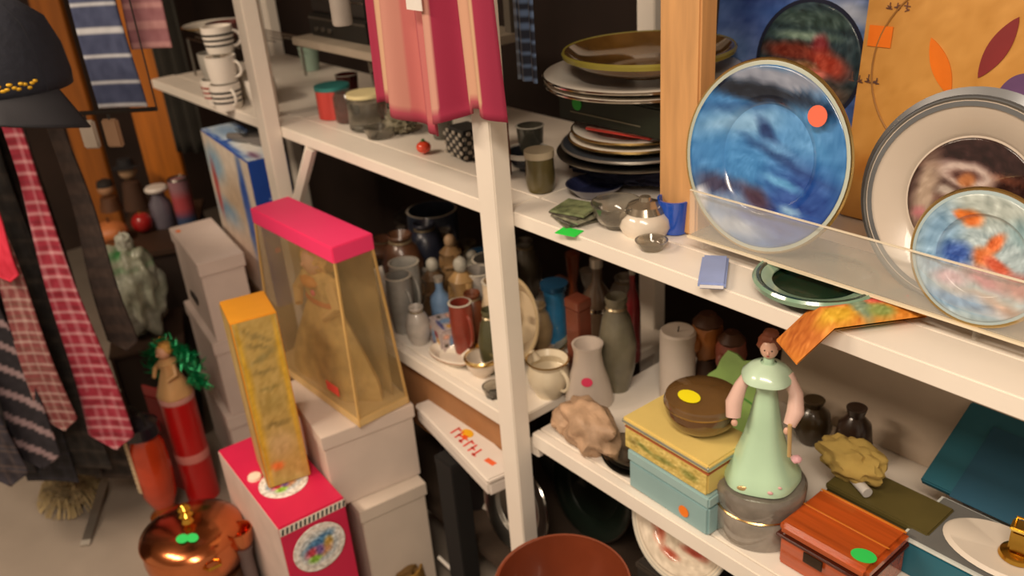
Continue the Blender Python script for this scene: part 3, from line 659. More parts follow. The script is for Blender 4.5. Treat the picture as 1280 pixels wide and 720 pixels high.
# upper short shelf, boxes and black things above
sx0, sx1 = WY(322, 45, .95).x, WY(425, 30, .95).x
zu = WY(360, 55, .93).z
print('upper', sx0, sx1, zu)
t = T('hanging_shelf', 'small pale upper shelf fixed between the posts at the upper left', 'shelf', ((PX[0]+PX[1])/2-.22, 1.1, zu))
wsh = .46
OB('shelf_board', G().box(wsh, .34, .018, (0, 0, 0)), M('9c9080', .6), t)
for sx_ in (-1, 1): OB('bracket', G().box(.02, .02, 1.80-.022-zu-.018-.001, (sx_*(wsh/2-.02), .13, .018), 0), M('5c544a', .6), t)
bx = (PX[0]+PX[1])/2-.22
t = T('black_player', 'black flat electronic player on the upper left shelf', 'player', (bx-.08, 1.08, zu+.0185))
OB('case', G().box(.26, .22, .05, (0, 0, 0), .004), BLACK, t); OB('silver_strip', G().box(.25, .002, .005, (0, -.1105, .038), 0), PEWTER, t)
for k in range(3): OB('button', G().lathe([(0, 0), (.006, 0), (.005, .005), (0, .005)], 12), PEWTER, t, (-.09+k*.03, -.111, .018), FACE)
t = T('black_player', 'upper black player stacked on the flat one, upper left shelf', 'player', (bx-.085, 1.08, zu+.0695))
OB('case', G().box(.24, .20, .045, (0, 0, 0), .004), M('241f1c', .5), t); OB('silver_strip', G().box(.23, .002, .004, (0, -.1005, .030), 0), CHROME, t)
p = WY(426, 12, .83)
t = T('white_canister', 'pale grey tube hanging at the top edge left of the striped towel', 'tube', (p.x, p.y, WY(427, 31, .83).z))
OB('tube_body', G().lathe([(0, 0), (.017, 0), (.019, .004), (.019, .12), (.012, .128), (0, .128)], 24), M('a59c94', .5), t)
OB('hanging_cord', G().tube([(0, 0, .127), (0, .0, .30), (0, .11, 1.80-.022-t.location.z)], .0014, 6), DARK, t)
# far left upper clutter: dark shelf with white plate
zf = WY(270, 40, 1.05).z
t = T('wire_rack', 'thin metal wire rack above the pile of mugs', 'rack', (WY(280, 40, 1.0).x, 1.05, MT))
for sx_ in (-1, 1):
    for sy_ in (-1, 1): OB('leg', G().tube([(sx_*.16, sy_*.10, 0), (sx_*.16, sy_*.10, zf-MT)], .004, 8), PEWTER, t)
for k in range(9): OB('rail', G().tube([(-.16, -.10+.025*k, zf-MT), (.16, -.10+.025*k, zf-MT)], .0025, 6), PEWTER, t)
flat_plate('serving_plate', 'cream oval plate on the wire rack at the top edge', WY(262, 3, 1.05).x, 1.05, zf+.003, .095, PORC, rim=GOLD)
single('dark_red_bowl', 'dark red bowl on the wire rack beside the cream plate', 'bowl', G().lathe(vessel(.03, .055, .04, .004), 28), M('5a201c', .3), (WY(262, 3, 1.05).x+.13, 1.03, zf+.003))

# ------------------------------------------------------------------ striped towel and scarf
Yt = .768
xL_, xR_ = WY(457, 60, Yt).x, WY(623, 60, Yt).x
zb_ = WY(545, 158, Yt).z; zt_ = 1.70
W_ = xR_-xL_; xm = (xL_+xR_)/2
stripe = [(0, 'a02c4a'), (.06, 'd2a888'), (.17, 'a02c4a'), (.23, 'c4887a'), (.32, 'c06c68'), (.40, '9e3450'), (.44, 'c06e6c'), (.56, 'cb9686'), (.62, '962242'), (.72, '9e2646'), (.78, 'cc9c82'), (.88, 'd0a886'), (.94, '9a2846'), (1.01, '9a2846')]
t = T('striped_towel', 'crimson, pink and cream striped towel with a white tag hanging over the shelf', 'towel', (xm, Yt, zb_))
def tf(u, v):
    x = (u-.5)*W_*(1-.16*v)
    fold = .012*math.sin(u*19)+.008*math.sin(u*37+1)
    z = v*(zt_-zb_) + .016*(1-v)*math.sin(u*8.5+.6) + (.022*(u > .55)*(1-v) if u < .8 else .030*(1-v))
    return (x+.004*math.sin(u*20), fold*(1.1-v*.6), z)
g = G().grid(110, 40, tf); me = g.done(); 
cols = []
at = me.color_attributes.new('print', 'FLOAT_COLOR', 'POINT')
for i in range(111):
    u = i/110; cc = [c_ for a_, c_ in stripe if a_ <= u][-1]
    for j in range(41):
        c2 = hexc(cc)
        if j <= 1: c2 = mixc(c2, hexc('a02a48'), .7)
        at.data[i*41+j].color = (*lin(tuple(c2)), 1)
OB('cloth', me, MV(.9), t, solid=.003)
q = WY(515, 8, Yt-.03)
OB('paper_tag', G().box(.040, .0015, .07, (0, 0, 0), 0), M('e8e2dc', .6), t, (q.x-xm, -.026, q.z-zb_-.006))
OB('tag_string', G().tube([(q.x-xm, -.026, q.z-zb_+.06), (q.x-xm, -.015, q.z-zb_+.12)], .001, 5), DARK, t)
OB('hanger_bar', G().tube([(-W_*.46, 0, zt_-zb_+.004), (W_*.46, 0, zt_-zb_+.004)], .006, 8), PINE, t)
OB('hook', G().tube([(0, 0, zt_-zb_+.006), (0, .03, zt_-zb_+.06), (0, .10, 1.779-zb_)], .0025, 8), PEWTER, t)
# blue plaid scarf next to it
p = WY(636, 130, .87)
ztop = 1.70; zbt = WY(637, 108, .87).z; ws = mpp(p)*40
t = T('plaid_scarf', 'narrow navy and light blue plaid scarf hanging right of the striped towel', 'scarf', (p.x+.004, .91, zbt))
plaid = lambda u, v: mixc(mixc((30, 34, 48), (88, 108, 140), 1 if (v*22) % 1 < .4 else 0), (150, 150, 150), .5 if (u*3) % 1 < .2 else 0)
g = G().grid(16, 90, lambda u, v: ((u-.5)*ws, .004*math.sin(u*12), v*(ztop-zbt))); me = g.done()
colour(me, lambda c_: plaid(c_.x/ws+.5, c_.z/(ztop-zbt))); OB('cloth', me, MV(.9), t, solid=.003)
OB('hook', G().tube([(0, 0, ztop-zbt), (0, .02, 1.779-zbt)], .0025, 8), PEWTER, t)
p = WY(634, 145, .905)
glz = T('olive_jar', 'olive jar with a pale lid behind the top of the middle post', 'jar', (p.x+.035, .94, MT))
OB('jar_body', G().lathe([(0, 0), (.022, 0), (.026, .02), (.024, .06), (0, .06)], 24), M('5c5230', .3, coat=.4), glz); OB('lid', G().lathe([(0, .06), (.026, .06), (.026, .072), (0, .074)], 24), M('b8aa90', .4), glz)
# ------------------------------------------------------------------ right part of the lower shelf
# powder blue box with a yellow tin and an amber bowl on it
xa_, xb_ = WY(785, 600, YF+.012).x, WY(888, 640, YF+.012).x
zt1 = WY(887, 622, YF+.012).z; zt2 = WY(888, 582, YF+.012).z
Wb, Db = xb_-xa_, .095
BR = math.radians(-2)
print('tins', xa_, xb_, zt1, zt2)
t = T('blue_tin_box', 'powder blue rectangular tin with an orange sticker at the edge of the lower shelf', 'tin', ((xa_+xb_)/2, YF+.012+Db/2, LT), BR)
h1 = zt1-LT
OB('tin_body', G().box(Wb, Db, h1*.72, (0, 0, 0), .004), M('8fb0b2', .45, var=.05), t)
OB('lid', G().box(Wb+.003, Db+.003, h1*.27, (0, 0, h1*.725), .003), M('9dbcbc', .45, var=.05), t)
sticker(t, 'f5801e', (Wb*.22, -Db/2-.001, h1*.30), FACE, .010)
t = T('yellow_tin', 'pale yellow patterned tin stacked on the powder blue tin', 'tin', ((xa_+xb_)/2-.006, YF+.016+Db/2, zt1+.001), BR)
h2 = zt2-zt1
ycol = M('d8c070', .45, var=.06)
OB('tin_body', G().box(Wb+.004, Db+.004, h2*.72, (0, 0, 0), .003), ycol, t)
OB('lid', G().box(Wb+.010, Db+.010, h2*.26, (0, 0, h2*.73), .003), M('e2c878', .4, var=.06), t)
OB('silver_band', G().box(Wb+.0115, Db+.0115, h2*.11, (0, 0, h2*.80), .001), M('a9b0aa', .3, metal=.6), t)
OB('red_line', G().box(Wb+.0055, Db+.0055, h2*.05, (0, 0, h2*.64), .001), M('a8603a', .5), t)
panel('printed_face', Wb, h2*.60, layers('d6be6c', [(.25, .5, .08, .2, 30, '7f8440', .4), (.5, .45, .12, .15, -20, '8a8a44', .4), (.8, .5, .1, .2, 10, '909048', .4), (.1, .5, .06, .2, 0, '9a8a48', .4)], nz=40, seed=90), t, (0, -Db/2-.003, h2*.03), n=50)
p = WZ(853, 520, zt2)
zc = zt2+.001
t = T('amber_glass_bowl', 'covered brown amber glass bowl with a yellow sticker on the pale yellow tin', 'bowl', ((xa_+xb_)/2+.008, YF+.035+Db/2, zc))
ra = .058
AMB = M('5a3c1c', .12, var=.35, coat=1)
OB('bowl_body', G().lathe([(0, 0), (ra*.6, 0), (ra*.92, .018), (ra, .036), (ra*.98, .044), (0, .044)], 48), AMB, t)
OB('lid', G().lathe([(ra*1.0, .0445), (ra*1.02, .048), (ra*.97, .056), (ra*.6, .064), (0, .067)], 48), M('6a4c28', .12, var=.3, coat=1), t)
OB('gilt_rim', G().lathe([(ra*1.0, .043), (ra*1.025, .0455), (ra*1.0, .048)], 48), M('b08a50', .2, metal=.8), t)
sticker(t, 'f2e410', (-.002, -ra*.5, .0653), (math.radians(8), 0, 0), .013, 1.5)
# round glass tin with the lady on top
p = L(921, 672)
rt = mpp(p)*55
ztn = .092
cx_, cy_ = p.x+.003, p.y+rt*.72
t = T('round_glass_box', 'round smoky glass box with a gilt rim under the mint green lady', 'box', (cx_, cy_, LT))
SG = M('8a8278', .12, var=.25, coat=.8, scale=30)
OB('box_body', G().lathe([(0, 0), (rt*.96, 0), (rt, .004), (rt, ztn*.55), (rt*.97, ztn*.58), (0, ztn*.58)], 48), SG, t)
OB('lid', G().lathe([(rt*.98, ztn*.60), (rt*1.01, ztn*.63), (rt*1.01, ztn*.94), (rt*.95, ztn), (0, ztn)], 48), M('7c756c', .12, var=.25, coat=.8, scale=30), t)
OB('gilt_rim', G().lathe([(rt*.98, ztn*.57), (rt*1.02, ztn*.60), (rt*.98, ztn*.63)], 48), M('c8a068', .2, metal=1), t)
zb0 = LT+ztn+.001
hl = (WY(952, 412, cy_).z-zb0)
print('lady', cx_, cy_, rt, hl)
MINT = M('b9dcbc', .25, var=.05, coat=.6)
t = T('lady_figurine', 'porcelain lady in a mint green gown with pink sleeves on the round glass box', 'figurine', (cx_, cy_, zb0), math.radians(28))
k = hl
bm_ = G().lathe([(0, 0), (.215*k, 0), (.232*k, .012*k), (.228*k, .05*k), (.195*k, .10*k), (.152*k, .19*k), (.115*k, .31*k), (.09*k, .43*k), (.070*k, .55*k), (.060*k, .62*k), (.078*k, .68*k), (.085*k, .74*k), (.068*k, .785*k), (.034*k, .81*k), (.028*k, .845*k), (0, .85*k)], 44, wob=.035)
OB('gown', bm_, MINT, t)
OB('collar', G().lathe([(.045*k, .81*k), (.10*k, .785*k), (.145*k, .735*k), (.150*k, .715*k), (.135*k, .72*k), (.07*k, .765*k)], 36, wob=.03), M('c6e2c8', .25, coat=.6, var=.03), t)
OB('hem_flowers', G().ball(.018*k, .008*k, .012*k, (.08*k, -.215*k, .05*k), 2).ball(.012*k, .006*k, .010*k, (.13*k, -.185*k, .075*k), 2), M('d8a8a8', .4), t)
OB('gilt_hem_mark', G().ball(.035*k, .008*k, .018*k, (-.08*k, -.212*k, .045*k), 2), M('e0c088', .25, metal=.6), t)
hd = OB('head', G().ball(.052*k, .055*k, .066*k, (0, -.004*k, .905*k), 3).ball(.010*k, .014*k, .014*k, (0, -.060*k, .90*k), 1).tube([(0, 0, .80*k), (0, 0, .87*k)], .024*k, 10), M('dcb09a', .35, var=.03), t)
OB('hair', G().ball(.068*k, .060*k, .066*k, (0, .018*k, .928*k), 3, .2, 50).ball(.045*k, .04*k, .035*k, (0, .02*k, .985*k), 2, .2), M('7a4028', .5, var=.3), t)
OB('eye', G().ball(.006*k, .003*k, .005*k, (-.02*k, -.056*k, .915*k), 1), DARK, t); OB('eye', G().ball(.006*k, .003*k, .005*k, (.02*k, -.056*k, .915*k), 1), DARK, t)
OB('mouth', G().ball(.010*k, .003*k, .004*k, (0, -.056*k, .878*k), 1), M('b04a40', .4), t)
PKS = M('dcb8ac', .35, var=.05)
OB('left_sleeve', G().tube([(-.09*k, 0, .745*k), (-.145*k, -.02*k, .64*k), (-.175*k, -.06*k, .54*k), (-.17*k, -.09*k, .46*k)], [.030*k, .038*k, .050*k, .044*k], 14), PKS, t)
OB('right_sleeve', G().tube([(.11*k, 0, .745*k), (.165*k, -.03*k, .64*k), (.175*k, -.09*k, .56*k), (.15*k, -.13*k, .49*k)], [.035*k, .042*k, .050*k, .036*k], 14), PKS, t)
for sx_, hx, hy, hz_ in ((-1, -.16, -.105, .43), (1, .14, -.15, .46)):
    OB('hand', G().ball(.020*k, .014*k, .026*k, (hx*k, hy*k, hz_*k), 2), M('dcb09a', .35, var=.03), t)
OB('gilt_staff', G().tube([(.155*k, -.17*k, .52*k), (.165*k, -.165*k, .30*k)], .012*k, 8), M('d8b880', .3, metal=.4), t)
OB('pink_rose', G().ball(.032*k, .028*k, .026*k, (.205*k, -.14*k, .27*k), 2, .3), M('e8b4bc', .4), t)
# mahogany box
zm = .70
cM, rM, sM, dM = quad(zm, (1152, 735), (973, 652), (1190, 690), 0)
ym = WZ(973, 652, zm).y
xm0 = WZ(973, 652, zm).x; yb = WZ(1023, 604, zm).y
xm1 = WZ(1152, 652, zm).x
print('mahog', xm0, ym, yb, xm1)
t = T('mahogany_box', 'glossy orange-red lacquered wooden box with a green sticker at the shelf edge', 'box', ((xm0+xm1)/2, (ym+yb)/2, LT))
wm, dm, hm = xm1-xm0, yb-ym, zm-LT
OB('box_body', G().box(wm-.006, dm-.006, hm*.66, (0, 0, 0), .003), MAHOG, t)
OB('lid', G().box(wm, dm, hm*.26, (0, 0, hm*.74), .006), M('b5501c', .2, var=.3, scale=8, coat=.7, stretch=(.5, 9, 9)), t)
OB('lid_moulding', G().box(wm+.004, dm+.004, hm*.07, (0, 0, hm*.67), .002), M('4a1c10', .3, coat=.5), t)
OB('inlay_line', G().box(wm*.96, .002, .0008, (0, dm*.02, hm), 0), M('d07a28', .3), t); OB('inlay_line', G().box(wm*.96, .003, .0008, (0, dm*.42, hm), 0), M('d8842c', .3), t)
OB('lock_plate', G().box(.03, .002, .018, (-.01, -dm/2-.001, hm*.42), .001), M('3a2a1c', .3, metal=.6), t)
sticker(t, '2fd05a', (wm*.36, -dm*.30, hm+.0005), (0, 0, .3), .013, 1.3)
# olive box behind, khaki cloth on it
p0 = WZ(1000, 585, .68)
t = T('olive_box', 'long olive green box behind the glossy wooden box', 'box', ((xm0+xm1)/2+.005, yb+.055, LT))
OB('box_body', G().box(wm+.02, .075, .058, (0, 0, 0), .003), M('4a4220', .6, var=.1), t)
OB('lid_edge', G().box(wm+.022, .077, .010, (0, 0, .0585), .002), M('5a5028', .5), t)
q = WY(1058, 612, yb+.05)
t = single('khaki_cloth', 'crumpled khaki cloth pouch lying on the olive box', 'pouch', G().ball(.052, .030, .034, (0, 0, .032), 4, .32, 30), M('b0954f', .9, var=.1, bump=.3), (q.x, yb+.055, LT+.069))
for i, (px, py, r_, h_, c_, lab) in enumerate([(985, 560, .028, .085, '3a2c18', 'dark olive squat vase behind the lady on the right lower shelf'), (1040, 545, .026, .105, '35241c', 'dark brown round vase in front of the beige board')]):
    q = WY(px, py, 1.10); single('vase', lab, 'vase', G().lathe([(0, 0), (r_*.7, 0), (r_*1.2, h_*.35), (r_, h_*.7), (r_*.5, h_*.85), (r_*.65, h_), (r_*.5, h_), (0, h_*.9)], 28), M(c_, .3, coat=.4), (q.x, 1.17, LT))
# cover card tucked
q = WY(1012, 553, .99)
t = T('white_tube', 'thin white and pink cosmetic tube beside the mint green gown', 'tube', (xm0+.012, yb+.050, LT+.070), math.radians(-28))
OB('tube_body', G().tube([(0, 0, .009), (.05, 0, .009)], .008, 12), M('c8c4c0', .4), t); OB('cap', G().tube([(-.016, 0, .009), (-.001, 0, .009)], .009, 12), M('dda0a8', .4), t)
# teal presentation case
x0_, x1_ = WZ(1127, 660, .70).x, WZ(1127, 660, .70).x+.26
yt0 = WZ(1127, 660, .70).y; 
print('teal', x0_, yt0)

TEAL = M('1f6376', .5, var=.08)
t = T('teal_case', 'open teal presentation case with a cream satin lining on the right', 'case', (x0_+.13, yt0+.06, LT))
OB('tray', G().box(.26, .12, .058, (0, 0, 0), .003), TEAL, t)
OB('white_edge', G().box(.262, .122, .004, (0, 0, .0585), .001), M('cfd4d0', .5), t)
OB('grey_lining', G().box(.252, .112, .003, (0, 0, .0625), .001), M('6a6a68', .7), t)
OB('satin_oval', G().lathe([(0, .066), (.062, .066), (.068, .069), (.062, .074), (0, .071)], 40, rot=Matrix.Diagonal((1.2, .78, 1, 1)), c=(-.015, 0, 0)), M('ddd2c4', .5, var=.04), t)
OB('lid', G().box(.310, .012, .165, (0, 0, 0), .002), TEAL, t, (-.012, .066, .066), (math.radians(-62), 0, 0))
OB('lid_lining', G().box(.24, .002, .135, (0, 0, 0), .001), M('19506a', .6, var=.06), t, (0, .0565, .0705), (math.radians(-62), 0, 0))
OB('lid_medallion', G().lathe([(0, 0), (.022, 0), (.022, .001), (0, .001)], 30), M('2c5a66', .5), t, (.03, .128, .1115), (math.radians(28), 0, 0))
OB('lid_light_edge', G().box(.310, .0125, .003, (0, 0, .165), 0), M('9ab0b0', .5), t, (-.012, .066, .066), (math.radians(-62), 0, 0))
qb = WZ(1237, 672, LT+.075)
t = T('brass_clock', 'small brass carriage ornament standing on the cream oval of the teal case', 'ornament', (x0_+.13, yt0+.06, LT+.0745), math.radians(10))
OB('base', G().lathe([(0, 0), (.024, 0), (.022, .005), (.014, .009), (0, .009)], 28), BRASS, t)
OB('brass_body', G().box(.026, .020, .034, (0, 0, .009), .003), M('a88438', .2, metal=1, var=.2), t)
OB('brass_top', G().box(.030, .024, .006, (0, 0, .043), .002), M('f0d070', .2, metal=1, var=.1), t)
OB('carry_handle', G().tube([(-.010, 0, .048), (-.010, 0, .060), (.010, 0, .060), (.010, 0, .048)], .0018, 6), BRASS, t)
# small things around the case
single('white_packet', 'crumpled white tissue packet behind the green-stickered wooden box', 'packet', G().ball(.034, .018, .014, (0, 0, .014), 3, .4, 60), M('d0c4c0', .6), (x0_+.01, yt0+.20, LT), (0, 0, 0))
single('purple_card', 'small purple card lying at the front edge below the teal case', 'card', G().box(.05, .020, .003, (0, 0, 0), 0), M('9a6ab8', .5), (x0_+.055, YF+.018, LT))
# white candle, leaf dish, brown and orange shapes behind
q = WY(847, 440, 1.12)
t = T('white_candle', 'thick off-white pillar candle behind the amber bowl', 'candle', (q.x, 1.12, LT))
zq = WY(847, 412, 1.12).z-LT
OB('wax_body', G().lathe([(0, 0), (.034, 0), (.034, zq-.004), (.030, zq), (.010, zq-.004), (0, zq-.004)], 30), M('c9bcb0', .5, var=.05), t); OB('wick', G().tube([(0, 0, zq-.005), (.002, 0, zq+.008)], .0012, 6), BLACK, t)
q = WY(905, 470, 1.06)
t = T('leaf_dish', 'light green leaf-shaped dish leaning behind the amber bowl', 'dish', (q.x, 1.06, LT), rx=math.radians(-20))
hh = WY(905, 447, 1.06).z-LT
lf = []
for kk in range(24):
    a = 2*PI*kk/24; rr = 1+.12*math.cos(6*a); lf.append((.062*rr*math.cos(a), hh/2+hh/2*rr*.88*math.sin(a)))
OB('leaf_blade', G().prism(lf, .006), M('86a858', .3, var=.2, coat=.4), t); OB('midrib', G().tube([(-.05, -.001, hh*.45), (0, -.001, hh*.55), (.05, -.001, hh*.5)], .002, 6), M('4e8a3c', .4), t)
for px, w_, ptop, c_, nm, lab in [(885, .05, 392, '9a5c24', 'carved_head', 'orange brown carved wooden head under the main shelf, behind the white candle'), (915, .045, 415, '8a4a3a', 'clay_head', 'reddish clay head standing behind the mint green lady')]:
    Yh = 1.17; q = WY(px, ptop, Yh); h_ = q.z-LT
    t = T(nm, lab, 'sculpture', (q.x, Yh, LT))
    OB('plinth', G().lathe([(0, 0), (w_*.6, 0), (w_*.5, h_*.15), (w_*.35, h_*.45), (0, h_*.45)], 20), M('3c2416', .6), t)
    OB('head', G().ball(w_*.62, w_*.62, h_*.30, (0, 0, h_*.70), 3, .15, 40).ball(.010, .012, .016, (0, -w_*.62, h_*.68), 2), M(c_, .5, var=.3), t)
    OB('headdress', G().lathe([(w_*.5, h_*.86), (w_*.58, h_*.90), (w_*.3, h_*1.0), (0, h_*1.0)], 20), M('4a2a16', .5), t)
# ------------------------------------------------------------------ lower shelf between post and tins
q = L(728, 503)
def lowp(px, py, Y): p = WY(px, py, Y); return p
# frosted vase
Yv = .99; q = WY(737, 505, Yv); zt = WY(740, 432, Yv).z
t = T('frosted_vase', 'pale frosted tapering vase with a pink sticker right of the middle post', 'vase', (q.x, Yv, LT)); hv = zt-LT
OB('vase_body', G().lathe([(0, 0), (.046, 0), (.047, .01), (.040, hv*.35), (.030, hv*.62), (.026, hv*.85), (.030, hv), (.026, hv), (.022, hv*.85), (0, hv*.3)], 36), M('c6b8ac', .3, var=.04, coat=.3), t)
sticker(t, 'e03a62', (.024, -.0275, hv*.50), (math.radians(78), 0, math.radians(41)), .009, 1.2)
# big cream bowl standing on edge behind the creamer
Yp = 1.00
t, R, c, rot = stand_plate('serving_dish', 'large cream dish with a pink sticker standing behind the middle white post', 655, 448, Yp, M('cdbb9c', .4, var=.04), None, .6, 14, rim=M('b8a27c', .4), lip=.03, z0=LT, R=.090)
sticker(t, 'e03a62', (c[0]+.030, c[1]-.034, c[2]+.035), rot, .009, 1.3)
# creamer
q = L(655, 502); 
t = T('creamer', 'cream jug with a gilt rim and handle straddled by the middle white post', 'jug', (q.x+.014, q.y+.055, LT))
CR = M('ddd0b6', .25, coat=.4, var=.03)
OB('jug_body', G().lathe([(0, 0), (.026, 0), (.028, .006), (.040, .03), (.043, .05), (.036, .068), (.042, .078), (.040, .078), (.033, .067), (.039, .05), (0, .02)], 36), CR, t)
OB('gilt_rim', G().lathe([(.0405, .0765), (.043, .0785), (.0395, .080)], 36), GOLD, t)
OB('handle', G().tube([(.037+.020*math.sin(a), 0, .045+.022*math.cos(a)) for a in [PI*k_/10 for k_ in range(11)]], .004, 8), CR, t)
OB('spout', G().tube([(-.034, 0, .060), (-.048, 0, .078)], [.012, .006], 10), CR, t)
# floral bowl left of the post
q = L(605, 470)
fl = layers('c8b49c', [(.5, .5, .3, .3, 0, '8a4034', .5), (.3, .6, .15, .15, 0, 'b89a7c', .5), (.7, .5, .12, .12, 0, '6a2a28', .4), (.5, .3, .15, .1, 0, 'a86a50', .5), (.55, .7, .1, .1, 0, 'd8b8a0', .5)], nz=30, seed=5)
t = flat_plate('floral_plate', 'cream plate with a dark red flower pattern left of the middle post', q.x-.01, q.y+.15, LT, .072, M('d8c6a4', .3, coat=.3), art=fl, rim=GOLD)
q = L(585, 478)
t = bowl('sugar_bowl', 'white footed sugar bowl with a dark base, left of the middle post', (q.x, q.y+.04, LT), .036, .044, M('e0cfbc', .25, coat=.4), rim=GOLD)
q = L(606, 500)
single('salt_dish', 'small clear glass salt dish at the edge left of the middle post', 'dish', G().lathe(vessel(.018, .024, .022, .003), 26), SMOKE, (q.x, q.y+.025, LT))
q = L(553, 462)
t = T('soap_dish', 'oval white soap dish with a brown rim on the front rail, lower left shelf', 'dish', (q.x-.01, q.y+.035, LT), math.radians(8))
OB('dish_body', G().lathe(plate_prof(.046, .6, .016), 36, rot=Matrix.Diagonal((1.35, .75, 1, 1))), M('e6dccc', .3, coat=.4), t, (0, 0, .003))
OB('brown_rim', G().lathe([(.044, .0165), (.047, .016), (.046, .019)], 36, rot=Matrix.Diagonal((1.35, .75, 1, 1))), M('9a5a38', .4), t, (0, 0, .003))
# printed comic tin / toys
q = L(527, 452)
KT = 1
t = T('comic_tin', 'small tin printed with blue, red and yellow shapes, left end of the lower shelf', 'tin', (q.x-.02, q.y+.085, LT), math.radians(-15))
OB('tin_body', G().box(.085, .055, .055, (0, 0, 0), .004), M('c8b8b4', .4), t)
art = layers('c4b4b0', [(.2, .8, .15, .1, 0, 'e0a890', .4), (.45, .5, .14, .3, 0, '7a9ac0', .4), (.7, .75, .12, .15, 0, '8a2434', .4), (.8, .5, .1, .12, 0, 'd8a040', .4), (.15, .4, .1, .08, 0, '5a5048', .4), (.6, .2, .3, .08, 0, '4a4a80', .4)], nz=50, seed=6)
panel('printed_face', .081, .051, art, t, (0, -.0285, .002)); panel('printed_face', .081, .051, art, t, (0, -.0255, .056), (-PI/2, 0, 0)); panel('printed_face', .051, .051, art, t, (.0435, 0, .002), (0, 0, PI/2))
q = L(560, 440)
t = T('red_ball_ornament', 'dark red and gold striped ball ornament beside the printed tin', 'ornament', (q.x, q.y+.06, LT)); OB('ball', G().ball(.022, c=(0, 0, .022)), M('7c1c2c', .25, coat=.5), t); OB('gold_band', G().lathe([(.0225, .018), (.0228, .022), (.0225, .026)], 28), GOLD, t)
q = L(575, 452)
t = T('yellow_duck', 'tiny orange-yellow toy duck beside the striped ball ornament', 'toy', (q.x+.005, q.y+.06, LT), 1)
OB('body', G().ball(.018, .014, .012, (0, 0, .012)), M('d89c3c', .4), t); OB('head', G().ball(.009, c=(.012, 0, .028)), M('d89c3c', .4), t); OB('beak', G().lathe([(0, 0), (.004, 0), (0, .008)], 10, rot=Matrix.Rotation(PI/2, 4, 'Y'), c=(.019, 0, .027)), M('d0602c', .4), t)
# paper-wrapped thing
q = WZ(716, 572, LT)
t = single('paper_bundle', 'crumpled tan paper-wrapped bundle resting on the shelf right of the middle post', 'bundle', G().ball(.066, .042, .046, (0, 0, .044), 4, .30, 22).ball(.040, .034, .026, (-.05, -.015, .034), 3, .3, 25), M('b8977a', .6, var=.3, scale=25, bump=.6), (q.x, q.y+.045, LT), (0, 0, -.3))
# silver trays at the shelf edge
q = L(765, 600)
for k_ in range(4):
    t = T('silver_tray', ['oval silver tray, lowest of the pile by the powder blue tin', 'second silver tray from the bottom beside the powder blue tin', 'third silver tray from the bottom beside the powder blue tin', 'topmost dull silver tray beside the powder blue tin'][k_], 'tray', (q.x-.02+.003*k_, q.y+.055, LT+.003+.0062*k_), math.radians(-25+6*k_), 'silver trays by the powder blue tin')
    OB('tray_body', G().lathe([(0, 0), (.036, 0), (.043, .004), (.055, .0055), (.056, .0065), (.043, .0055), (.036, .0015), (0, .0015)], 44, rot=Matrix.Diagonal((1.0, .72, 1, 1))), CHROME if k_ % 2 else PEWTER, t)
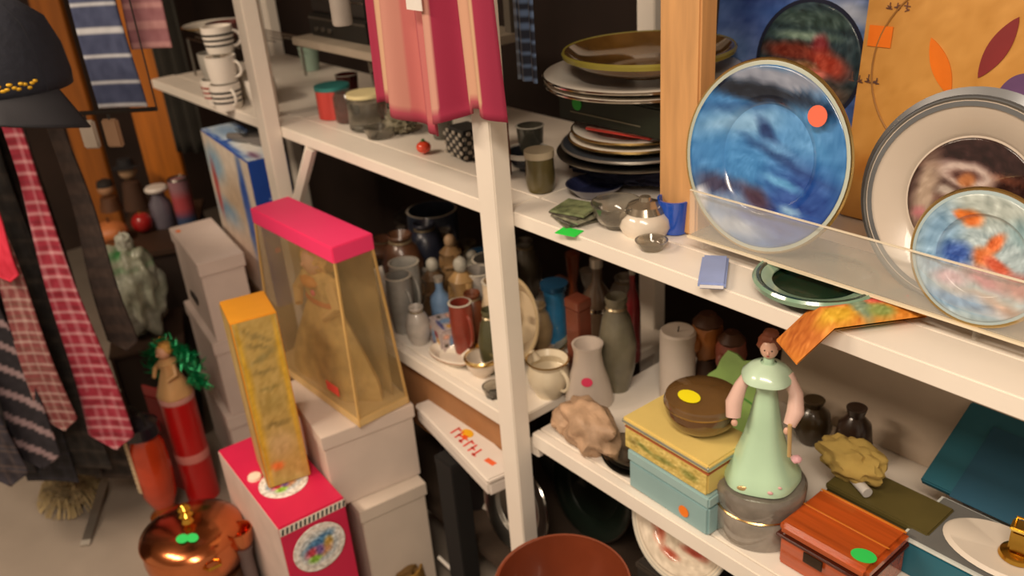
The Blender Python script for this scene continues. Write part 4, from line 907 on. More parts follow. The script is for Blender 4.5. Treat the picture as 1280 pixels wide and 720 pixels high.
# background goods on the lower shelf, left bay
bg = [
 (498, 405, 352, .90, 'clear_tumbler', 'short smoky tumbler on the rail at the left end of the lower shelf', 'mug', .022, '8a8680'),
 (530, 330, 285, 1.12, 'squat_jar', 'squat dark blue-grey jar near the back of the lower shelf', 'jar', .034, '2c3040'),
 (556, 345, 290, 1.18, 'tan_bottle', 'tan long-necked bottle left of the stone bird', 'decanter', .026, '7c664c'),
 (583, 345, 305, 1.24, 'olive_jar', 'olive brown jar at the back between the statuettes', 'jar', .032, '4c4230'),
 (604, 360, 318, 1.22, 'grey_canister', 'pale grey canister at the back beside the middle post', 'canister', .026, '8c8880'),
 (575, 420, 385, .93, 'red_cup', 'small brick red cup among the statuettes', 'mug', .018, '8a3a2c'),
 (612, 432, 395, .93, 'olive_dish', 'small olive pot just left of the middle post', 'pot', .020, '4c4a30'),
 (520, 418, 388, .89, 'white_pot', 'small white pot with a narrow neck behind the printed tin', 'pot', .020, 'b4aca4'),
 (640, 350, 305, 1.30, 'back_bottle', 'dark green bottle at the wall behind the middle post', 'bottle', .030, '1f261c'),
 (735, 380, 335, 1.26, 'silver_stand', 'tall silvery candlestick against the wall', 'candlestick', .022, '8a8278'),
 (505, 400, 335, .95, 'white_beaker', 'white and grey beaker at the left end behind the doll box corner', 'mug', .026, 'a8a49c'),
 (548, 400, 352, .96, 'blue_bottle', 'small pale blue perfume bottle behind the striped ball ornament', 'bottle', .018, '6f8fb4'),
 (575, 400, 330, 1.00, 'saint_statue', 'cream and brown robed monk-like statuette in front of the pewter grey bird', 'statuette', .028, '9c7c50'),
 (540, 400, 330, .98, 'bronze_statue', 'dark bronze statuette between the two robed figures', 'statuette', .026, '54402c'),
 (612, 400, 330, 1.10, 'glass_tumbler_tall', 'tall grey glass cup at the back behind the middle post', 'mug', .030, '7a7670'),
 (500, 350, 300, 1.02, 'copper_jug', 'round brown copper-coloured jug near the pink lid corner', 'jar', .036, '5c3c28'),
 (520, 350, 290, 1.30, 'dark_urn', 'very dark urn against the wall on the left lower shelf', 'urn', .045, '1e1a18'),
 (700, 400, 350, 1.20, 'brown_book_end', 'brown wooden block-shaped box behind the blue canister', 'box', .030, '5a3420'),
 (780, 400, 345, 1.28, 'tall_grey_vase', 'tall grey vase against the wall left of the candle', 'vase', .034, '7c746a'),
 (478, 372, 300, 1.10, 'brown_vase', 'tall brown bulbous vase behind the doll box', 'vase', .036, '4a2c1c'),
 (522, 372, 345, 1.02, 'pewter_stein', 'grey-white ceramic stein behind the printed tin', 'stein', .024, '9a948c'),
 (540, 362, 268, 1.20, 'glass_pitcher', 'large slate blue glass pitcher at the back of the left lower shelf', 'pitcher', .050, '3c4454'),
 (562, 385, 300, 1.10, 'monk_statue', 'brown and beige robed statuette in the middle of the left lower shelf', 'statuette', .026, '8a6c48'),
 (590, 392, 318, 1.14, 'stone_bird', 'pale grey stone bird figure left of the middle post', 'statuette', .026, '8c887c'),
 (598, 398, 345, 1.04, 'printed_mug', 'grey-white mug with a faint red print left of the middle post', 'mug', .026, 'a8a098'),
 (622, 405, 360, 1.00, 'cream_cup', 'cream cup with a brown drip touching the middle post', 'mug', .024, 'ddc8aa'),
 (590, 420, 372, .98, 'brown_crock', 'small reddish brown crock below the grey-white mug', 'crock', .022, '6a3820'),
 (505, 355, 312, 1.20, 'dark_bottle', 'dark brown bottle at the back left of the lower shelf', 'bottle', .022, '2a1c16'),
 (692, 400, 352, 1.10, 'blue_canister', 'bright mid-blue canister right of the middle post', 'canister', .024, '2f7cae'),
 (722, 412, 372, 1.02, 'red_brown_box', 'dark red-brown slim box right of the blue canister', 'box', .024, '6a3424'),
 (672, 425, 380, 1.06, 'tan_pot', 'small tan pot behind the cream dish', 'pot', .028, 'a8906c'),
 (745, 400, 320, 1.12, 'glass_decanter', 'dark glass decanter with bright rims under the main shelf', 'decanter', .030, '564434'),
 (770, 430, 370, 1.06, 'grey_jar', 'dull grey-olive ceramic jar left of the back post', 'jar', .034, '6c6654'),
 (790, 400, 330, 1.16, 'red_bottle', 'tall slim dark red bottle beside the back post', 'bottle', .016, '7a2024'),
 (715, 345, 312, 1.20, 'wood_post_toy', 'dark reddish wooden candlestick under the main shelf', 'candlestick', .018, '6a3018'),
 (655, 330, 300, 1.20, 'grey_urn', 'tall olive grey urn just right of the middle post', 'urn', .034, '4c4538'),
]
for px, pb, ptp, Yb, nm, lab, ct, r_, c_ in bg:
    q = WY(px, ptp, Yb); h_ = max(.035, min(q.z, MT-.045)-LT)
    if px < 640: r_ *= 1.32; h_ = min(h_*1.12, .36)
    t = T(nm, lab, ct, (q.x, Yb, LT)); m_ = M(c_, .35, var=.25, coat=.3, scale=25); m2 = M(c_, .3, var=.1, coat=.5)
    if ct in ('vase', 'urn', 'pot', 'jar', 'crock'):
        OB('body', G().lathe([(0, 0), (r_*.65, 0), (r_*1.0, h_*.25), (r_*1.1, h_*.5), (r_*.8, h_*.78), (r_*.5, h_*.88), (r_*.65, h_*.97), (r_*.6, h_), (r_*.4, h_*.9), (0, h_*.6)], 28), m_, t)
        OB('neck_ring', G().lathe([(r_*.52, h_*.86), (r_*.62, h_*.88), (r_*.52, h_*.90)], 28), M('9a8a6c', .3, metal=.5), t)
    elif ct in ('stein', 'mug', 'pitcher'):
        OB('body', G().lathe(vessel(r_*.8, r_, h_, .003, bulge=r_*.12), 28), m_, t)
        OB('handle', G().tube([(r_*.95+r_*.55*math.sin(a), 0, h_*.52+h_*.28*math.cos(a)) for a in [PI*k_/10 for k_ in range(11)]], .004, 8), m2, t)
        OB('rim', G().lathe([(r_-.001, h_-.002), (r_+.002, h_), (r_-.003, h_+.001)], 28), M('c8c0b0', .3), t)
    elif ct in ('bottle', 'decanter', 'canister'):
        nk = r_*.35 if ct != 'canister' else r_*.96
        OB('body', G().lathe([(0, 0), (r_*.96, 0), (r_, .004), (r_, h_*.55), (r_*.9, h_*.64), (nk, h_*.76), (nk, h_*.9), (0, h_*.9)], 28), m_, t)
        OB('stopper', G().lathe([(0, h_*.9), (nk*1.25, h_*.9), (nk*1.3, h_*.98), (0, h_)], 20), M('b8b0a4' if ct != 'canister' else '2a5c84', .2, metal=.4), t)
        if ct == 'decanter': OB('bright_band', G().lathe([(r_*1.0, h_*.5), (r_*1.03, h_*.52), (r_*1.0, h_*.54)], 28), CHROME, t)
    elif ct == 'candlestick':
        OB('stem', G().lathe([(0, 0), (r_*1.6, 0), (r_*1.4, .01), (r_*.5, .03), (r_*.7, h_*.3), (r_*.4, h_*.5), (r_*.7, h_*.7), (r_*.9, h_*.95), (0, h_)], 24), m_, t)
    elif ct == 'box':
        OB('body', G().box(r_*1.6, r_*1.4, h_*.9, (0, 0, 0), .002), m_, t); OB('lid', G().box(r_*1.7, r_*1.5, h_*.1, (0, 0, h_*.9), .002), m2, t)
    else:
        OB('robe', G().lathe([(0, 0), (r_, 0), (r_*1.05, .01), (r_*.8, h_*.35), (r_*.62, h_*.55), (r_*.8, h_*.7), (r_*.35, h_*.8), (0, h_*.8)], 24, wob=.05), m_, t)
        OB('head', G().ball(r_*.42, r_*.42, h_*.11, (0, 0, h_*.88), 3, .1), M('b89a78' if 'monk' in nm else 'a09c90', .5), t)
        for s_ in (-1, 1): OB('arm' if 'monk' in nm else 'wing', G().tube([(s_*r_*.7, 0, h_*.68), (s_*r_*.95, -r_*.2, h_*.52), (s_*r_*.2, -r_*.8, h_*.48)], [r_*.25, r_*.22, r_*.15], 8), m2, t)
# ------------------------------------------------------------------ under the lower shelf
def zat(x, y, py):
    lo, hi = -.5, 2.6
    for _ in range(40):
        m_ = (lo+hi)/2
        if pix((x, y, m_))[1] > py: lo = m_
        else: hi = m_
    return lo
zt_b = .50
cT_, rT_, sTx, sTy = quad(zt_b, (609, 600), (520, 505), (648, 582))
sTy = .07
print('tray box', cT_, rT_, sTx, sTy)
t = T('white_food_box', 'long flat white plastic box with red and yellow printing below the lower left shelf', 'box', (cT_.x, cT_.y, zt_b-.045), rT_)
OB('box_body', G().box(sTx, sTy, .034, (0, 0, 0), .006), M('ddd4cc', .4, var=.03), t)
OB('lid', G().box(sTx+.004, sTy+.004, .012, (0, 0, .033), .005), M('e6ddd4', .4, var=.03), t)
OB('yellow_sun', G().lathe([(0, 0), (.013, 0), (.013, .0006), (0, .0006)], 20, rot=Matrix.Diagonal((1.3, .9, 1, 1))), M('f2b51e', .5), t, (.035-.03, .006, .0452))
OB('orange_flame', G().lathe([(0, 0), (.009, 0), (.009, .0006), (0, .0006)], 3, rot=Matrix.Diagonal((1.8, .8, 1, 1))), M('ee5a20', .5), t, (.045-.03, -.006, .0458))
g = G()
for i in range(6):
    x = -.02+i*.019
    g.box(.0045, .026, .0006, (x, -.010, .0454), 0, rot=Matrix.Rotation(.25, 4, 'Z')); g.box(.013, .004, .0006, (x+.003, -.001-.009*(i % 3), .0454), 0)
tag(OB('red_lettering', g, M('e2483a', .5), t), kind='stuff')
OB('orange_mark', G().box(.026, .012, .0006, (sTx*.36, -.003, .0452), 0, rot=Matrix.Rotation(.2, 4, 'Z')), M('ea6a3c', .5), t)
# dark basket of cloths under it
q = WZ(570, 650, .25)
bx_, by_ = cT_.x-.03, cT_.y+.03
t = T('laundry_basket', 'dark basket stuffed with purple and blue cloth beside the white cartons', 'basket', (-1.42, .945, BT))
bh = .13
OB('basket_body', G().lathe([(0, 0), (.055, 0), (.075, bh), (.070, bh), (.05, .01), (0, .01)], 28), M('1c1618', .7), t)
for i, (dx, dy, c_, r_) in enumerate([(-.02, 0, '3a2238', .045), (.03, -.02, '3c5a74', .036), (0, .03, '241a28', .045), (.0, -.045, '5c2a44', .024)]):
    OB('cloth', G().ball(r_, r_*.8, r_*.7, (dx, dy, bh+.005), 3, .35, 30), M(c_, .9, var=.2), t)
t2 = T('dark_carton', 'narrow black carton standing on the floor below the white plastic box', 'box', (cT_.x-.01, .814, 0), 0)
OB('body', G().box(.06, .044, zt_b-.047, (0, 0, 0), .002), M('0c0908', .9), t2)
OB('lid', G().box(.062, .046, .02, (0, 0, zt_b-.068), .002), M('120d0c', .9), t2)
# plates leaning on the bottom shelf
B_ = dict(z0=BT, cat='plate')
for (cx, cy, Y, R, m_, lab, rm) in [
  (602, 650, .985, .118, M('5a3422', .4, var=.2), 'dark brown round plate with a beaded rim, rearmost of the leaning trio', M('a08464', .4)),
  (622, 662, .945, .112, M('c9bfb2', .35, var=.05), 'plain white round plate in the middle of the leaning trio', M('d8cec0', .3)),
  (654, 672, .905, .105, PEWTER, 'silvery engraved round plate at the front of the leaning trio', CHROME)]:
    t, R, c, rot = stand_plate('leaning_plate', lab, cx, cy, Y, m_, None, R=R, tilt=13, rim=rm, lip=.014, group='plates leaning under the lower shelf', **B_)
    if 'brown' in lab:
        g = G()
        for k_ in range(40):
            a = 2*PI*k_/40; g.ball(.0045, c=((R-.006)*math.cos(a), (R-.006)*math.sin(a), .016), sub=1)
        tag(OB('bead', g, M('a08c6c', .4), t, c, rot), kind='stuff')
    else: OB('inner_ring', G().lathe([(R*.66, .0105), (R*.68, .0125), (R*.70, .0115)], 48), PEWTER, t, c, rot)
redp = layers('d6c8b4', [(.5, .5, .28, .26, 0, 'dacdb8', .4), (.25, .35, .06, .16, 25, 'c0644a', .5), (.3, .7, .1, .05, 30, 'b86048', .5), (.7, .3, .14, .04, 10, 'b04a38', .5), (.78, .6, .05, .12, 0, 'c87a5c', .5), (.45, .15, .1, .03, 0, 'a8503c', .5)], nz=26, seed=15)
zq_ = WY(850, 730, .865).z
t = T('dark_stand', 'dark box on the bottom shelf under the rust-flowered platter', 'box', (WY(862, 690, .90).x, .915, BT))
OB('box_body', G().box(.16, .12, max(.02, zq_-BT-.004), (0, 0, 0), .003), M('2a241e', .7), t); OB('lid_edge', G().box(.164, .124, .01, (0, 0, max(.01, zq_-BT-.016)), .002), M('3a322a', .6), t)
t, R, c, rot = stand_plate('serving_platter', 'cream platter with a rust red flower border leaning under the right lower shelf', 858, 640, .872, M('d8ccb8', .3, coat=.4), redp, .9, R=.100, tilt=20, rim=M('b8b4a8', .3), lip=.016, z0=zq_, cat='plate')
for i, (px, py, r_, lab) in enumerate([(742, 668, .040, 'clear glass bowl left of the rust-flowered platter'), (770, 700, .036, 'clear glass tumbler just behind the terracotta bowl'), (800, 712, .034, 'clear stemmed glass touching the rust-flowered platter')]):
    q = WY(px, py, .82+.012*i); zz = BT
    t = T(['glass_bowl', 'glass_tumbler', 'goblet'][i], lab, 'glass', (q.x, .855+.0*i if i else .90, zz), 0)
    hq = [.12, .12, .13][i]
    OB('foot', G().lathe([(0, 0), (r_*.7, 0), (r_*.2, .01), (.006, .02), (.006, hq*.45), (0, hq*.45)], 24), SMOKE, t)
    OB('glass_body', G().lathe([(.005, hq*.45), (r_*.8, hq*.6), (r_, hq), (r_-.003, hq), (r_*.75, hq*.62), (0, hq*.5)], 28), SMOKE, t)
for px, py, Yq, c_, lab in [(720, 612, 1.12, '3c3a34', 'dark grey roasting lid behind the leaning plates'), (745, 640, 1.05, '1e2820', 'very dark green tray standing behind the clear glass bowl')]:
    stand_plate('dark_tray', lab, px, py, Yq, M(c_, .35, var=.2, coat=.3), None, R=.12, tilt=12, lip=.012, rim=PEWTER, **dict(B_, cat='tray'))
# terracotta bowl at the bottom, on a crate
zr = .45
q = WZ(703, 728, zr); Rb = mpp(q)*86
print('terra', q, Rb)
t = T('wooden_crate', 'low slatted wooden crate under the terracotta bowl at the bottom edge', 'crate', (q.x, q.y, 0), math.radians(-5))
for k_ in range(4): OB('slat', G().box(.20, .008, .055, (0, -.096, .012+k_*.072), .002), M('6a4a30', .7), t)
for k_ in range(4): OB('slat', G().box(.008, .184, .055, (.100, 0, .012+k_*.072), .002), M('6a4a30', .7), t)
for sx_ in (-1, 1):
    for sy_ in (-1, 1): OB('corner_post', G().box(.016, .016, .296, (sx_*.086, sy_*.080, 0), .001), M('5c4028', .7), t)
OB('top_board', G().box(.20, .20, .010, (0, 0, .297), .002), M('6a4a30', .7), t)
t = bowl('terracotta_bowl', 'large glossy terracotta brown bowl at the bottom edge beside the middle post', (q.x, q.y, .308), Rb, zr-.308, M('7a3820', .3, var=.1, coat=.5), th=.007, rim=M('8a4830', .25, coat=.5))
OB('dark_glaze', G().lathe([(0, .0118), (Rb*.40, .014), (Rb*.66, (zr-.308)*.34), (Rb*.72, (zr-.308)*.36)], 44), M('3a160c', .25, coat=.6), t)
# golden brown bundle and white rod
q = WZ(527, 748, .0)
t = T('woven_ball', 'golden brown and black woven basket in front of the lowest white carton', 'basket', (q.x-.02, q.y-.03, 0))
OB('basket_body', G().lathe([(0, 0), (.040, 0), (.056, .05), (.05, .11), (.044, .11), (.05, .05), (0, .01)], 28), M('9a7434', .7, var=.35, scale=50, bump=.4), t)
OB('dark_band', G().lathe([(.0565, .045), (.0575, .052), (.0565, .06)], 28), M('2a1c10', .6), t)
OB('filling', G().ball(.040, .04, .02, (0, 0, .105), 3, .3, 40), M('7a5a2c', .8, var=.3), t)
A_, B2 = WZ(548, 696, .10), WZ(600, 745, .04)
t = single('white_rod', 'thin white plastic rod beside the woven basket at the bottom edge', 'rod', G().tube([(0, 0, 0), tuple(A_-B2)], .0045, 8), WHITE, tuple(B2))

# ------------------------------------------------------------------ left: floor goods
# copper pot on a wooden stand
zc0 = .13
q = WZ(234, 650, .30)
Rc = mpp(q)*61
print('copper', q, Rc)
t = T('wooden_keg', 'dark brown wooden keg carrying the copper pot', 'keg', (q.x, q.y, 0))
OB('keg_body', G().lathe([(0, 0), (Rc*.88, 0), (Rc*1.02, .08), (Rc*.95, .17), (0, .17)], 32), M('4a2c18', .5, var=.3), t)
for z_ in (.03, .13): OB('hoop', G().lathe([(Rc*(.97 if z_ < .1 else 1.01), z_), (Rc*(1.0 if z_ < .1 else 1.02), z_+.006), (Rc*(.99 if z_ < .1 else 1.0), z_+.014)], 36), M('8a6a40', .3, metal=1), t)
t = T('copper_pot', 'shiny lidded copper pot with a brass knob and green stickers, lower left', 'pot', (q.x, q.y, .171))
OB('pot_body', G().lathe([(0, 0), (Rc*.8, 0), (Rc*.98, .02), (Rc*1.02, .055), (Rc*.98, .085), (Rc*.96, .09), (0, .09)], 44), COPPER, t)
OB('lid', G().lathe([(Rc*.99, .088), (Rc*1.04, .092), (Rc*1.02, .098), (Rc*.8, .112), (Rc*.4, .122), (Rc*.15, .126), (0, .126)], 44), M('d07a4c', .18, metal=1, var=.2, scale=8), t)
OB('knob', G().lathe([(0, .124), (.014, .126), (.009, .136), (.017, .146), (.010, .154), (.015, .162), (.008, .172), (0, .176)], 24), BRASS, t)
sticker(t, '2fd468', (.045, -.030, .1225), (.0, .12, .2), .013, 1.1); sticker(t, '2fd468', (.056, -.012, .1205), (.0, .14, .2), .012, 1.2)
OB('ear_handle', G().tube([(Rc*.9, -.02, .07), (Rc*1.15, -.012, .075), (Rc*1.15, .012, .075), (Rc*.9, .02, .07)], .004, 8), BRASS, t)
# second copper thing at right of it
q2 = WZ(318, 650, .30)
t = T('copper_cup', 'small copper cup with a pale green tag between the keg and the crimson box', 'cup', (q2.x-.03, q2.y-.03, 0))
OB('stand', G().lathe([(0, 0), (.024, 0), (.018, .02), (.016, .20), (.022, .225), (0, .225)], 20), M('6a5a58', .5), t)
OB('cup_body', G().lathe([(0, .226), (.018, .226), (.026, .24), (.030, .275), (.027, .275), (.022, .245), (0, .235)], 28), COPPER, t)
# red canister with the tinsel doll
q = WZ(250, 600, 0.05)
rc_ = mpp(q)*20
hc = zat(q.x, q.y, 492)
print('canister', q, rc_, hc)
RED = M('c81c1c', .3, var=.06, coat=.4)
t = T('red_canister', 'bright red cylindrical canister with a white band, standing behind the copper pot', 'canister', (q.x, q.y, 0))
OB('canister_body', G().lathe([(0, 0), (rc_, 0), (rc_, hc-.012), (0, hc-.012)], 36), RED, t)
OB('pale_band', G().lathe([(rc_+.0005, hc*.40), (rc_+.0012, hc*.41), (rc_+.0012, hc*.47), (rc_+.0005, hc*.48)], 36), M('e08880', .4), t)
OB('lid', G().lathe([(rc_*1.02, hc-.014), (rc_*1.04, hc-.004), (rc_, hc), (0, hc)], 36), M('d89a90', .4), t)
t = T('gold_doll', 'tiny golden-haired doll standing in green tinsel on the red canister', 'doll', (q.x, q.y, hc+.001), math.radians(20))
kk_ = .20
OB('gown', G().lathe([(0, 0), (.045, 0), (.047, .006), (.030, .05), (.020, .08), (.026, .10), (.010, .112), (0, .112)], 26, wob=.05), M('e0b078', .4), t)
OB('head', G().ball(.019, c=(0, -.002, .130)).ball(.004, c=(0, -.022, .129), sub=1), M('e0a888', .5), t)
OB('hair', G().ball(.022, .020, .020, (0, .006, .137), 3, .3, 60), M('d8a050', .7), t)
for s_ in (-1, 1): OB('arm', G().tube([(s_*.022, 0, .096), (s_*.040, -.012, .075), (s_*.025, -.032, .062)], [.008, .007, .005], 8), M('e0b078', .4), t)
OB('halo', G().lathe([(.016, .165), (.019, .166), (.016, .167)], 24), GOLD, t)
g = G(); R_ = random.Random(3)
for i in range(900):
    a = R_.uniform(-.3, PI+.3); rr = .080+R_.gauss(0, .016)
    c0 = Vector((rr*math.cos(a), .022+R_.gauss(0, .008), .055+.085*math.sin(a)+R_.gauss(0, .006)))
    d_ = Vector((R_.uniform(-1, 1), R_.uniform(-1, 1), R_.uniform(-1, 1))).normalized()*.026
    n_ = d_.orthogonal().normalized()*.003
    vs = [g.bm.verts.new(v) for v in (c0-n_, c0+n_, c0+d_)]; g.bm.faces.new(vs)
wr = T('tinsel_wreath', 'shiny green tinsel garland arched behind the golden-haired doll', 'garland', (q.x, q.y, hc+.001), math.radians(20))
OB('wire', G().tube([(.072*math.cos(a), .022, .055+.085*math.sin(a)) for a in [-.4+(PI+.8)*k_/20 for k_ in range(21)]], .006, 8), M('0c6a40', .4), wr)
tag(OB('tinsel', g, M('129a5c', .3, metal=.5, var=.3), wr), kind='stuff')
# orange red lantern
q = WZ(208, 640, 0.02)
hh = zat(q.x, q.y, 515); rl = mpp(q)*22
print('lantern', q, hh, rl)
t = T('red_lantern', 'orange red lantern with a cream ruled strip and black cap, left of the canister', 'lantern', (q.x, q.y, 0), math.radians(10))
OB('lantern_base', G().lathe([(0, 0), (rl*.9, 0), (rl*.9, .015), (rl*.55, .03), (rl*.6, .05), (0, .05)], 30), M('b8642c', .25, metal=.7), t)
OB('glass_body', G().lathe([(rl*.6, .05), (rl*.9, .09), (rl*1.0, hh*.45), (rl*.95, hh*.70), (rl*.7, hh*.80), (0, hh*.80)], 34), M('c2401c', .2, var=.2, coat=.6), t)
OB('black_cap', G().lathe([(rl*.75, hh*.79), (rl*1.0, hh*.81), (rl*.95, hh*.90), (rl*.5, hh*.95), (0, hh*.96)], 34), M('1c1a24', .3, coat=.4), t)
OB('handle', G().tube([(-rl*.9, 0, hh*.84), (-rl*.6, 0, hh*1.02), (rl*.6, 0, hh*1.02), (rl*.9, 0, hh*.84)], .003, 6), BLACK, t)
cs = OB('cream_strip', G().box(.017, .004, hh*.58, (0, 0, 0), .001), M('dcc4a0', .5), t, (0, -rl*1.02, .12), (0, 0, 0))
g = G()
for k_ in range(12): g.box(.010 if k_ % 3 else .014, .0008, .0012, (0, -.0026, .01+k_*hh*.045), 0)
tag(OB('ruled_mark', g, M('6a4a34', .5), cs), kind='stuff')
t = T('small_red_box', 'dark red folded packet behind the black-capped lantern', 'packet', (q.x-.10, q.y+.10, 0), .4)
OB('body', G().box(.10, .05, hh*.9, (0, 0, 0), .004), M('8a2a28', .5, var=.2), t); OB('flap', G().box(.10, .008, .03, (0, -.02, hh*.9), .002), M('b04440', .5), t)
# metal strip, frayed cloth
a_, b_ = WZ(106, 682, .003), WZ(132, 597, .05)
dv = b_-a_
def strip_bm():
    g = G(); g.box(.024, dv.length, .0025, (0, 0, 0), .0005); return g
rotz = math.atan2(-dv.x, dv.y); rotx = math.asin(dv.z/dv.length)
mid = (a_+b_)/2
t = T('metal_strip', 'flat shiny steel strip leaning up from the floor, lower left', 'strip', tuple(a_), rotz, rx=0)
OB('steel_bar', G().box(.024, dv.length, .0025, (0, dv.length/2, 0), .0005), M('b8b0a6', .3, metal=.9, var=.1), t, (0, 0, 0), (rotx, 0, 0))
OB('bar_end', G().box(.026, .018, .004, (0, .009, -.0008), .001), M('d8d0c4', .3, metal=.6), t, (0, 0, 0), (rotx, 0, 0))
q = WZ(88, 612, .03)
t = T('frayed_bundle', 'frayed beige cloth bundle on the floor under the hanging ties', 'cloth', (q.x, q.y, 0))
OB('cloth_body', G().ball(.075, .055, .040, (0, 0, .034), 4, .5, 50), M('8a7858', .9, var=.4, scale=40, bump=.5), t)
g = G()
for i in range(160):
    a = R_.uniform(0, 2*PI); c0 = Vector((.065*math.cos(a), .048*math.sin(a), R_.uniform(.01, .06)))
    g.tube([c0, c0+Vector((math.cos(a)*.02, math.sin(a)*.02, R_.uniform(-.01, .012))), c0+Vector((math.cos(a)*.045, math.sin(a)*.045, -c0.z*.8))], .0016, 3)
tag(OB('fringe', g, M('a08c64', .9), t), kind='stuff')
# low crates in the corner and what they carry
q = WD(172, 418, 2.72)
zc1 = q.z
print('crate1', q)
t = T('dark_crate', 'dark wooden crate carrying the white and green plastic bag', 'crate', (q.x, q.y+.03, 0), math.radians(-20))
for k_ in range(3): OB('slat', G().box(.26, .010, max(.03, zc1/3-.008), (0, -.10, k_*zc1/3+.002), .002), M('3a2618', .8), t)
OB('crate_box', G().box(.25, .19, zc1-.012, (0, 0, 0), .002), M('2a1c12', .8), t); OB('crate_top', G().box(.26, .215, .010, (0, 0, zc1-.011), .002), M('3a2618', .8), t)
hbag = zat(q.x, q.y+.03, 300)-zc1
bagf = layers('a8ac98', [(.35, .3, .25, .12, 20, '8ca078', .5), (.6, .6, .3, .1, 15, 'b8bcae', .5), (.45, .85, .2, .05, 10, '3f8a4c', .4), (.5, .72, .3, .03, 8, '6ea070', .5), (.7, .25, .2, .15, 0, 'c0c0b4', .5), (.25, .6, .15, .2, 0, '98a48a', .5)], nz=40, seed=44)
g = G().ball(.115, .075, hbag/2, (0, 0, hbag*.48), 5, .35, 26); me = g.done()
colour(me, lambda c_: bagf(c_.x/.25+.5, c_.z/hbag))
t = T('plastic_bag', 'rumpled white and green plastic bag beside the white carton pile', 'bag', (q.x, q.y+.03, zc1+.003))
OB('bag_body', me, MV(.4, .3), t); OB('bag_knot', G().ball(.03, .022, .03, (0.02, 0, hbag*.98), 3, .5, 60), M('c4c6b8', .4), t)
q = WD(190, 292, 3.0); zc2 = q.z
print('crate2', q)
t = T('dark_cupboard', 'dark low cupboard in the corner carrying small bottles', 'cupboard', (q.x-.05, q.y+.05, 0), math.radians(-25))
OB('body', G().box(.46, .24, zc2-.02, (0, 0, 0), .003), M('2a1c14', .7), t); OB('top', G().box(.48, .26, .018, (0, 0, zc2-.019), .002), M('3c281a', .6), t)
dr = OB('door', G().box(.20, .010, zc2*.7, (-.11, -.126, zc2*.12), .002), M('33221a', .6), t); OB('knob', G().ball(.010, c=(-.03, -.136, zc2*.5)), BRASS, dr)
dr = OB('door', G().box(.20, .010, zc2*.7, (.11, -.126, zc2*.12), .002), M('33221a', .6), t); OB('knob', G().ball(.010, c=(.03, -.136, zc2*.5)), BRASS, dr)
def corner(px, py, ptop, k_): 
    p = WZ(px, py, zc2); return p, max(.03, zat(p.x, p.y, ptop)-zc2), mpp(p)
p, h_, m_ = corner(207, 282, 233, 0)
t = T('smoke_bottle', 'smoky bottle with a flat white cap near the blue picture carton', 'bottle', (p.x, p.y, zc2))
OB('bottle_body', G().lathe([(0, 0), (m_*13, 0), (m_*14, .01), (m_*13, h_*.6), (m_*8, h_*.75), (m_*8, h_*.9), (0, h_*.9)], 26), M('6a6470', .2, coat=.4), t); OB('white_cap', G().lathe([(0, h_*.9), (m_*13, h_*.9), (m_*14, h_*.95), (m_*12, h_), (0, h_)], 26), M('e6dcd2', .4), t)
p, h_, m_ = corner(236, 282, 222, 0)
t = T('printed_can', 'slim pinkish red and blue printed can right of the white-capped bottle', 'can', (p.x, p.y, zc2))
g = G().lathe([(0, 0), (m_*12, 0), (m_*12, h_*.2), (m_*12, h_*.4), (m_*12, h_*.6), (m_*12, h_*.8), (m_*12, h_*.96), (0, h_)], 26); me = g.done(); colour(me, lambda c_: hexc('3a4a68') if c_.z < h_*.3 else (hexc('b04a50') if c_.z < h_*.7 else hexc('9a7078'))); OB('can_body', me, MV(.35), t); OB('lid_ring', G().lathe([(m_*11, h_*.96), (m_*12.5, h_*.97), (m_*11, h_)], 26), PEWTER, t)
p, h_, m_ = corner(181, 290, 262, 0)
t = T('red_bauble', 'dark red shiny bauble on the corner cupboard', 'bauble', (p.x, p.y, zc2)); OB('ball', G().ball(m_*13, c=(0, 0, m_*13)), M('a82020', .2, coat=.6), t); OB('cap', G().lathe([(0, m_*25.5), (.006, m_*25.5), (.006, m_*25.5+.008), (0, m_*25.5+.008)], 12), GOLD, t)
p, h_, m_ = corner(142, 302, 280, 0)
t = T('orange_gourd', 'dull orange gourd at the left end of the corner cupboard', 'gourd', (p.x, p.y, zc2)); OB('fruit', G().ball(m_*22, m_*20, m_*13, (0, 0, m_*13), 3, .12), M('c87844', .5, var=.1), t); OB('stalk', G().tube([(0, 0, m_*25), (.006, 0, m_*25+.02)], .004, 6), BROWN, t)
p, h_, m_ = corner(140, 262, 232, 0)
t = T('beige_puppet', 'small beige stuffed head with a dark cap behind the orange gourd', 'toy', (p.x, p.y, zc2)); OB('body', G().lathe([(0, 0), (.04, 0), (.03, .05), (0, .06)], 20), BROWN, t); OB('head', G().ball(.030, c=(0, 0, .085)), M('b88a66', .7), t); OB('cap', G().lathe([(.031, .092), (.026, .112), (0, .122)], 20), M('2a2420', .8), t)
p, h_, m_ = corner(165, 262, 215, 0)
t = T('tan_puppet', 'taller tan stuffed figure beside the beige head on the corner cupboard', 'toy', (p.x, p.y+.02, zc2)); OB('body', G().lathe([(0, 0), (.045, 0), (.03, .10), (0, .12)], 20), M('4a3020', .8), t); OB('head', G().ball(.032, c=(0, 0, .145)), M('a88868', .7), t); OB('hat', G().lathe([(.050, .160), (.030, .166), (.026, .19), (0, .195)], 20), M('1c1a1c', .8), t)
